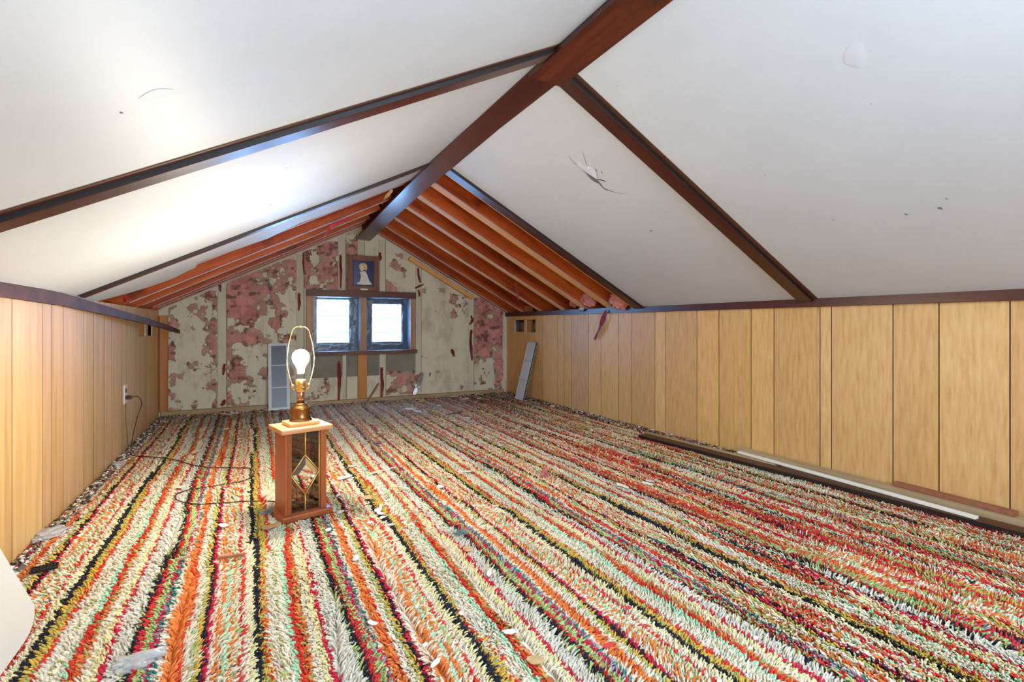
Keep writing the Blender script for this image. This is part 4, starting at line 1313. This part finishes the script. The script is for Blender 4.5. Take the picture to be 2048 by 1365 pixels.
# ------------------------------------------------------------------ debris
ns = 5200
px = []; cols = []
pal = [lin(c) for c in ((228, 222, 214), (214, 206, 196), (120, 96, 74), (66, 56, 52), (40, 36, 36), (196, 152, 120), (180, 110, 100))]
vs = []; fs = []; vc = []
for k in range(ns):
    r = random.random()
    if r < 0.30: x = XR - 0.02 - abs(random.gauss(0, 0.05)); y = random.uniform(1.9, 5.1); p = random.choice(pal[2:6] + pal[:1]); s = random.uniform(0.004, 0.012)
    elif r < 0.48: x = XL + 0.015 + abs(random.gauss(0, 0.03)); y = random.uniform(1.6, 5.1); p = random.choice(pal[:6]); s = random.uniform(0.003, 0.011)
    elif r < 0.66: x = random.uniform(XL + 0.05, XR - 0.05); y = YB - 0.06 - abs(random.gauss(0, 0.08)); p = random.choice(pal); s = random.uniform(0.004, 0.013)
    elif r < 0.86: x = random.gauss(1.2, 0.7); y = random.uniform(2.8, 5.1); p = random.choice(pal[:3] + pal[:2]); s = random.uniform(0.003, 0.009)
    else: x = random.gauss(0.45, 0.22); y = random.gauss(2.35, 0.3); p = random.choice(pal[:2] + pal[3:4]); s = random.uniform(0.002, 0.006)
    if not (XL + 0.014 < x < XR - 0.014 and y < YB - 0.06): continue
    if abs(x - 0.184) < 0.12 and abs(y - 2.26) < 0.11: continue
    z = random.uniform(-0.002, 0.004)
    s *= 1.35
    i = len(vs)
    ax = random.uniform(0, 6.28)
    for q in range(4):
        a = ax + q * 1.57
        vs.append((x + math.cos(a) * s * random.uniform(0.4, 1), y + math.sin(a) * s * random.uniform(0.4, 1), z + random.uniform(-0.3, 0.3) * s))
    vs.append((x, y, z + s * random.uniform(0.15, 0.7)))
    for q in range(4): fs.append((i + q, i + (q + 1) % 4, i + 4))
    fs.append((i + 3, i + 2, i + 1, i))
    vc += [p] * 5
o = mesh_obj('debris_crumbs', vs, fs, M['debris'])
ca = o.data.color_attributes.new('col', 'FLOAT_COLOR', 'POINT')
arr = np.ones((len(vs), 4), np.float32); arr[:, :3] = vc
ca.data.foreach_set('color', arr.ravel())
tag(o, 'plaster crumbs and dust strewn over the carpet and along the walls', 'debris', None, 'stuff')


def flake(px_, py_, wpx, hpx, mat, label, cat='paint flake', group=None, name='paint_flake', z=0.008, tilt=None, ang=None):
    c = onZ(px_, py_, z)
    dep = c.x * ST + c.y * CT
    w = wpx * dep / FPX / 2
    h = hpx * dep / FPX / 2 / max(0.15, (HC - z) / dep)
    n = random.randint(6, 8)
    right = Vector((CT, -ST, 0)); fwd = Vector((ST, CT, 0))
    a0 = random.uniform(-0.4, 0.4) if ang is None else ang
    tx = random.uniform(-0.2, 0.2)
    top = []
    for k in range(n):
        a = 2 * math.pi * k / n + random.uniform(-0.25, 0.25)
        rr = random.uniform(0.7, 1.1)
        u = w * rr * math.cos(a); v = h * rr * math.sin(a)
        uu = u * math.cos(a0) - v * math.sin(a0); vv = u * math.sin(a0) + v * math.cos(a0)
        top.append(right * uu + fwd * vv + Vector((0, 0, tx * u + random.uniform(0, 0.001))))
    vs = top + [p - Vector((0, 0, 0.0015)) for p in top]
    fs = [tuple(range(n)), tuple(range(2 * n - 1, n - 1, -1))] + [(k, n + k, n + (k + 1) % n, (k + 1) % n) for k in range(n)]
    o = mesh_obj(name, vs, fs, M[mat])
    o.location = c
    tag(o, label, cat, group)
    return o


G1 = 'white paint flakes strewn on the carpet'
regions = {
    'on the carpet in the foreground, centre and right': [(1018, 1264, 32, 14), (870, 1326, 14, 26), (745, 1246, 26, 8), (712, 1116, 12, 14), (978, 1146, 10, 14), (835, 1212, 8, 10), (1511, 1276, 14, 6), (850, 1290, 12, 10), (922, 1226, 10, 10), (1575, 1335, 10, 6)],
    'on the carpet just right of the lamp': [(688, 955, 32, 10), (676, 991, 8, 6), (748, 946, 12, 5), (756, 1020, 20, 9), (760, 1027, 18, 6), (765, 1035, 12, 6), (782, 1050, 18, 4), (741, 1045, 14, 5), (683, 1023, 12, 6), (657, 1060, 12, 8), (762, 1012, 8, 8), (706, 932, 22, 3)],
    'on the carpet left of the lamp': [(448, 1051, 22, 7), (413, 924, 20, 2.5), (446, 1072, 8, 5), (360, 975, 20, 5), (452, 858, 8, 3), (512, 872, 12, 2.5), (480, 878, 10, 3), (455, 1010, 7, 3)],
    'on the carpet beyond the lamp': [(820, 818, 30, 4), (836, 823, 20, 3), (878, 811, 12, 2), (930, 798, 18, 3), (958, 797, 10, 3), (935, 836, 20, 2.5), (908, 793, 16, 3), (880, 840, 8, 3), (904, 829, 8, 2), (775, 804, 14, 4), (765, 866, 22, 2), (930, 943, 38, 4), (880, 973, 20, 6), (1000, 891, 12, 4), (836, 793, 16, 3), (700, 960, 10, 5)],
    'on the carpet towards the right wall': [(1178, 846, 12, 3), (1300, 962, 20, 4), (1244, 971, 20, 4), (1070, 877, 10, 5), (1223, 862, 8, 3), (1185, 827, 8, 2), (1298, 962, 8, 3), (1105, 812, 10, 4), (1226, 894, 8, 3)],
    'at the foot of the gable wall': [(450, 828, 26, 2), (470, 826, 22, 3), (497, 822, 10, 3), (700, 805, 10, 4), (662, 842, 8, 2)],
    'at the foot of the left wall': [(190, 968, 10, 5), (242, 912, 7, 4), (278, 880, 6, 5), (300, 868, 6, 4), (235, 930, 12, 4)],
}
NUM = ['leftmost', 'second from left', 'third from left', 'fourth from left', 'fifth from left', 'sixth from left', 'seventh from left', 'eighth from left', 'ninth from left', 'tenth from left', 'eleventh from left', 'twelfth from left', 'thirteenth from left', 'fourteenth from left', 'fifteenth from left', 'sixteenth from left']
for reg, L_ in regions.items():
    for k, (x, y, w, h) in enumerate(sorted(L_)):
        flake(x, y, w, h, 'flake', 'white paint flake %s, %s' % (reg, NUM[k]), 'paint flake', G1, z=0.006)
flake(540, 1053, 48, 18, 'tan', 'curled tan cardboard scrap right in front of the lamp base', 'scrap', name='cardboard_scrap', z=0.010)
flake(736, 1055 - 60, 24, 10, 'tan', 'small tan scrap on the carpet right of the lamp', 'scrap', name='cardboard_scrap')
flake(1157, 855, 40, 5, 'tan', 'long tan cardboard sliver on the carpet near the right wall', 'scrap', name='cardboard_scrap', ang=0.1)
flake(785, 827, 12, 6, 'tan', 'tan scrap on the far carpet between window and lamp', 'scrap', name='cardboard_scrap')
flake(1072, 1320, 38, 18, 'tan', 'beige paper scrap in the foreground carpet, right of centre', 'scrap', name='cardboard_scrap')
flake(935, 1098, 26, 10, 'tan', 'pale yellow scrap on the carpet below the grey fluff tuft', 'scrap', name='cardboard_scrap')
flake(1494, 1012, 18, 10, 'tan', 'pale tan scrap on the carpet towards the right boards', 'scrap', name='cardboard_scrap')
flake(843, 802, 14, 7, 'yellow', 'bright yellow plastic bit at the foot of the gable wall', 'scrap', name='yellow_bit', z=0.014)
flake(1215, 1292, 26, 9, 'redpaper', 'red paper bit low in the foreground carpet', 'scrap', name='red_bit')
flake(1256, 1216, 14, 8, 'redpaper', 'red paper bit right of the foreground centre', 'scrap', name='red_bit')
flake(1630, 1155, 12, 8, 'redpaper', 'round red paper bit on the right carpet', 'scrap', name='red_bit')
flake(1147, 919, 18, 4, 'redpaper', 'pink-red paper bit on the middle right carpet', 'scrap', name='red_bit')
flake(754, 886, 14, 6, 'kraft', 'dark red scrap on the carpet beyond the lamp', 'scrap', name='red_bit')


def splinter(x0, y0, x1, y1, r, mat, label, name='wood_splinter', z=0.010):
    a = onZ(x0, y0, z); b = onZ(x1, y1, z)
    o = board(name, a, b, (0, 0, 1), -r, r, -r * 0.7, r * 0.7, [M[mat]], None, r * 0.15)
    tag(o, label, 'splinter')


splinter(434, 1117, 489, 1109, 0.006, 'stick', 'brown wood stick on the carpet in front of the lamp')
splinter(1644, 1157, 1664, 1169, 0.0025, 'plate', 'pale matchlike splinter beside the round red paper bit')
splinter(1234, 967, 1256, 976, 0.005, 'flake', 'white wooden strip on the right carpet, pointing to the boards')
splinter(1286, 965, 1305, 970, 0.006, 'flake', 'stubby white strip on the right carpet near the white wooden strip')
splinter(1080, 872, 1102, 869, 0.003, 'tan', 'tan twig on the far right carpet')
splinter(893, 830, 925, 824, 0.004, 'black', 'thin dark sliver on the far carpet below the window')
splinter(352, 1121, 378, 1113, 0.005, 'plate', 'pale splinter on the left carpet below the cord loop')
splinter(740, 948, 790, 935, 0.003, 'flake', 'white thin stick on the carpet right of the lamp', z=0.012)


def needles(px_, py_, r, seed, label):
    c = onZ(px_, py_, 0.012)
    rr = random.Random(seed)
    bm = bmesh.new()
    for k in range(160):
        a = rr.uniform(0, 6.28); e = rr.uniform(0.05, 1.2)
        dv = Vector((math.cos(a) * math.cos(e), math.sin(a) * math.cos(e) * 0.7, math.sin(e) * 0.6))
        st = Vector((rr.uniform(-0.4, 0.4) * r, rr.uniform(-0.2, 0.2) * r, 0.002))
        en = st + dv * r * rr.uniform(0.6, 1.1)
        sd = dv.cross(Vector((0, 0, 1)))
        if sd.length < 1e-3: sd = Vector((1, 0, 0))
        sd = sd.normalized() * 0.0013
        v = [bm.verts.new(st - sd), bm.verts.new(st + sd), bm.verts.new(st + Vector((0, 0, 0.001))), bm.verts.new(en)]
        for f in ((0, 1, 3), (1, 2, 3), (2, 0, 3), (0, 2, 1)): bm.faces.new([v[i] for i in f])
    o = bm_obj('fluff_tuft', bm, M['needle'])
    o.location = c
    tag(o, label, 'fluff tuft')


needles(538, 1027, 0.042, 1, 'grey-green bristly tuft beside the left corner of the lamp base')
needles(920, 1070, 0.045, 2, 'grey-green bristly tuft alone on the middle carpet')
clump('insulation_clump', onZ(1090, 950, 0.012), 0.026, 140, 'pink', 'small pink insulation tuft standing on the middle carpet', (0.8, 0.8, 1.3))
clump('plastic_wrap', onZ(98, 1068, 0.004), 0.05, 141, 'wrap', 'crumpled clear plastic wrap on the carpet by the left wall', (0.9, 1.4, 0.25))['category'] = 'plastic wrap'
clump('plastic_wrap', onZ(275, 1322, 0.002), 0.045, 142, 'wrap', 'crumpled clear plastic wrap in the left foreground carpet', (1.1, 0.7, 0.3))['category'] = 'plastic wrap'
clump('plastic_wrap', onZ(238, 928, 0.004), 0.035, 143, 'wrap', 'small crumpled plastic wrap below the outlet by the left wall', (0.9, 1.2, 0.3))['category'] = 'plastic wrap'
# small black grate on the carpet
a = onZ(61, 1143, 0.012); b = onZ(116, 1131, 0.012)
gr = empty('black_grate', a)
tag(gr, 'small black slotted plastic grate on the carpet near the left wall', 'grate')
R = frame_of(a, b, (0, 0, 1)); L = (b - a).length
bm = bmesh.new()
for k in range(3): add_box(bm, (0, 0.018 * k - 0.02, -0.004), (L, 0.018 * k - 0.016, 0.004))
for k in range(9): add_box(bm, (L * k / 8 - 0.0015, -0.02, -0.003), (L * k / 8 + 0.0015, 0.02, 0.003))
o = bm_obj('grate_bars', bm, M['black'], gr); o.matrix_local = Matrix.Translation(-a) @ R
# marble-like bead
bm = bmesh.new(); bmesh.ops.create_uvsphere(bm, u_segments=12, v_segments=8, radius=0.009)
o = bm_obj('white_bead', bm, M['white_plastic'], smooth=True); o.location = onZ(1184, 861, 0.010)
tag(o, 'small round white bead on the carpet near the right wall', 'bead')
